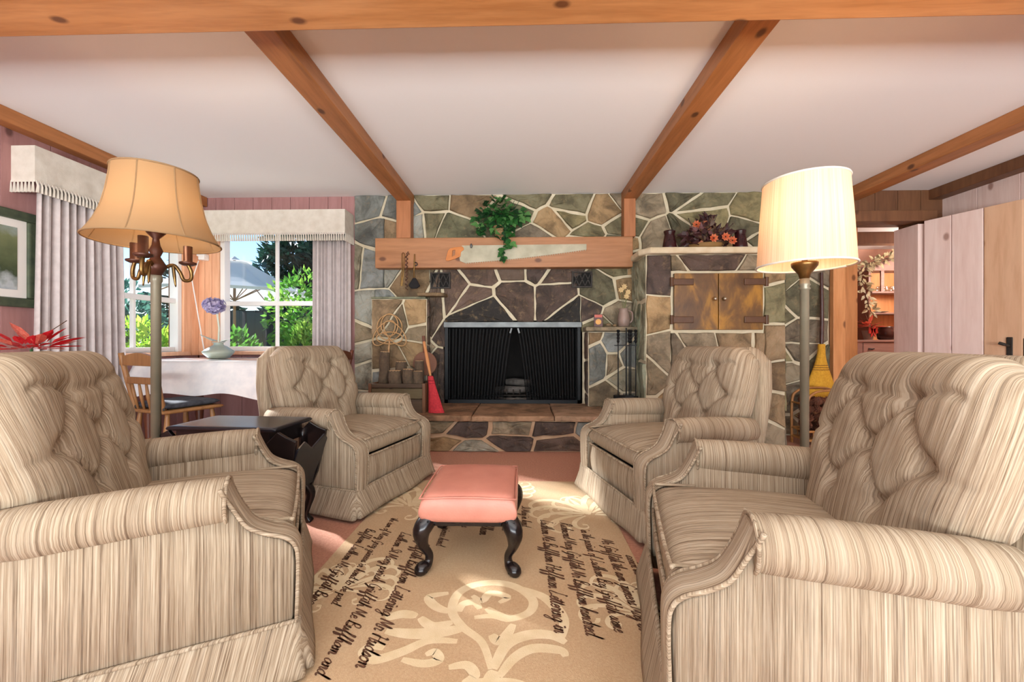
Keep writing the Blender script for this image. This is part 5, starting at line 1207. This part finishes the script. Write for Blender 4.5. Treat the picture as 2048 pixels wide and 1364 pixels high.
bush('laurel_shrub', 'bright shrub outside the window behind bell shaded lamp', 'shrub', (-5.1, 5.0, -.08), (.8, .7, .68), 2600, 'lime', .11, 0, 'garden shrubs', 12)
bush('laurel_shrub', 'tall green shrub filling the back window beside the curtain', 'shrub', (-3.1, 6.1, -.08), (.75, .6, 1.12), 3200, 'green', .10, 0, 'garden shrubs', 13)
bush('fern_shrub', 'low leafy plant right outside the back window', 'shrub', (-3.4, 5.0, -.08), (.5, .4, .55), 1300, 'green', .12, 0, 'garden shrubs', 14)
bush('laurel_shrub', 'rounded garden shrub behind the lime shrubs', 'shrub', (-7.6, 4.6, -.08), (1.0, .9, .8), 2400, 'green', .12, 0, 'garden shrubs', 15)
bush('laurel_shrub', 'pale shrub low in the far corner of the garden', 'shrub', (-6.3, 7.0, -.08), (.8, .6, .5), 1600, 'lime', .11, 0, 'garden shrubs', 16)
bush('evergreen_tree', 'tall dark evergreen rising behind the parasol', 'tree', (-6.6, 12.5, -.08), (1.7, 1.2, 2.4), 7500, 'dark', .24, .3, 'trees beyond the garden', 17)
bush('evergreen_tree', 'dark evergreen behind the tall green shrub', 'tree', (-2.3, 12.4, -.08), (1.5, 1.1, 2.2), 7500, 'dark', .24, .2, 'trees beyond the garden', 18)
bush('leafy_tree', 'sunlit leafy tree over the parasol edge', 'tree', (-3.2, 9.0, -.08), (.95, .8, 1.0), 2600, 'green', .14, 1.0, 'trees beyond the garden', 19)
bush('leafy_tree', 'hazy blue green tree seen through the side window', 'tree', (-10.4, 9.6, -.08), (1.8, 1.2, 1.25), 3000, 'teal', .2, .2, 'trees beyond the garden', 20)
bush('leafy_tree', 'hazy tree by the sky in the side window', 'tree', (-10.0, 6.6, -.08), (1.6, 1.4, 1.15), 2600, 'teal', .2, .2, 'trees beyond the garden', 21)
bush('evergreen_tree', 'dark evergreen between parasol and hazy trees', 'tree', (-10.6, 12.9, -.08), (1.5, 1.1, 2.0), 3200, 'dark', .24, .2, 'trees beyond the garden', 22)
# parasol
PY = 7.5; pc = onY(469, 545, PY); CAN = glow_fabric('parasol_canvas', '#f4f2f0', .35)
pa = thing('patio_parasol', 'white patio parasol standing in the garden', 'parasol', (pc.x, PY, -.08)); PTOP = onY(465, 512, PY).z+.08; PRIM = onY(600, 585, PY).z+.08; PR = 1.36
MB().lathe([(.22, 0), (.22, .06), (.05, .1), (.03, .12)], 20).build('base', STEEL, pa); MB().tube([(0, 0, .05), (0, 0, PTOP-.02)], .024, 10).build('pole', OAK, pa)
def canopy(mb, r0, r1, z0_, z1_, drop=0):
    for k in range(8):
        a, b = 2*pi*k/8+.2, 2*pi*(k+1)/8+.2
        def fn(u, v): 
            p = Vector((cos(a), sin(a), 0)).lerp(Vector((cos(b), sin(b), 0)), u); r = r0+(r1-r0)*v; return (p.x*r, p.y*r, z0_+(z1_-z0_)*v-.05*sin(pi*u)*v*0-.04*sin(pi*v))
        mb.grid(fn, 4, 5)
    return mb
cn = canopy(MB(), .22, PR, PTOP-.12, PRIM).build('canopy', CAN, pa, fix=False); canopy(MB(), .0, .3, PTOP, PTOP-.11).build('vent_cap', CAN, cn, fix=False)
vlm = MB()
for k in range(8):
    a, b = 2*pi*k/8+.2, 2*pi*(k+1)/8+.2; vlm.add([(PR*cos(a), PR*sin(a), PRIM), (PR*cos(b), PR*sin(b), PRIM), (PR*cos(b), PR*sin(b), PRIM-.05), (PR*cos(a), PR*sin(a), PRIM-.05)], [(0, 1, 2, 3)])
vlm.build('canopy_edge', CAN, cn, fix=False)
for k in range(8):
    a = 2*pi*k/8+.2; MB().tube([(.02*cos(a), .02*sin(a), PTOP-.14), (PR*.98*cos(a), PR*.98*sin(a), PRIM-.012)], .010, 6).build('rib', OAK, pa); MB().tube([(.02*cos(a), .02*sin(a), PRIM-.14), (PR*.5*cos(a), PR*.5*sin(a), (PTOP-.14+PRIM)/2-.03)], .010, 6).build('strut', OAK, pa)
FN = wood('fence_dark', '#1f2c30', '#18242a', '#10181c', 2, .6, .8)
fnc = thing('garden_fence', 'dark board fence behind the tall green shrub', 'fence', (0, 10.2, -.08))
for k in range(26): MB().box(-7.6+.2*k, -7.41+.2*k, 0, .025, 0, 1.75).build('board', FN, fnc)
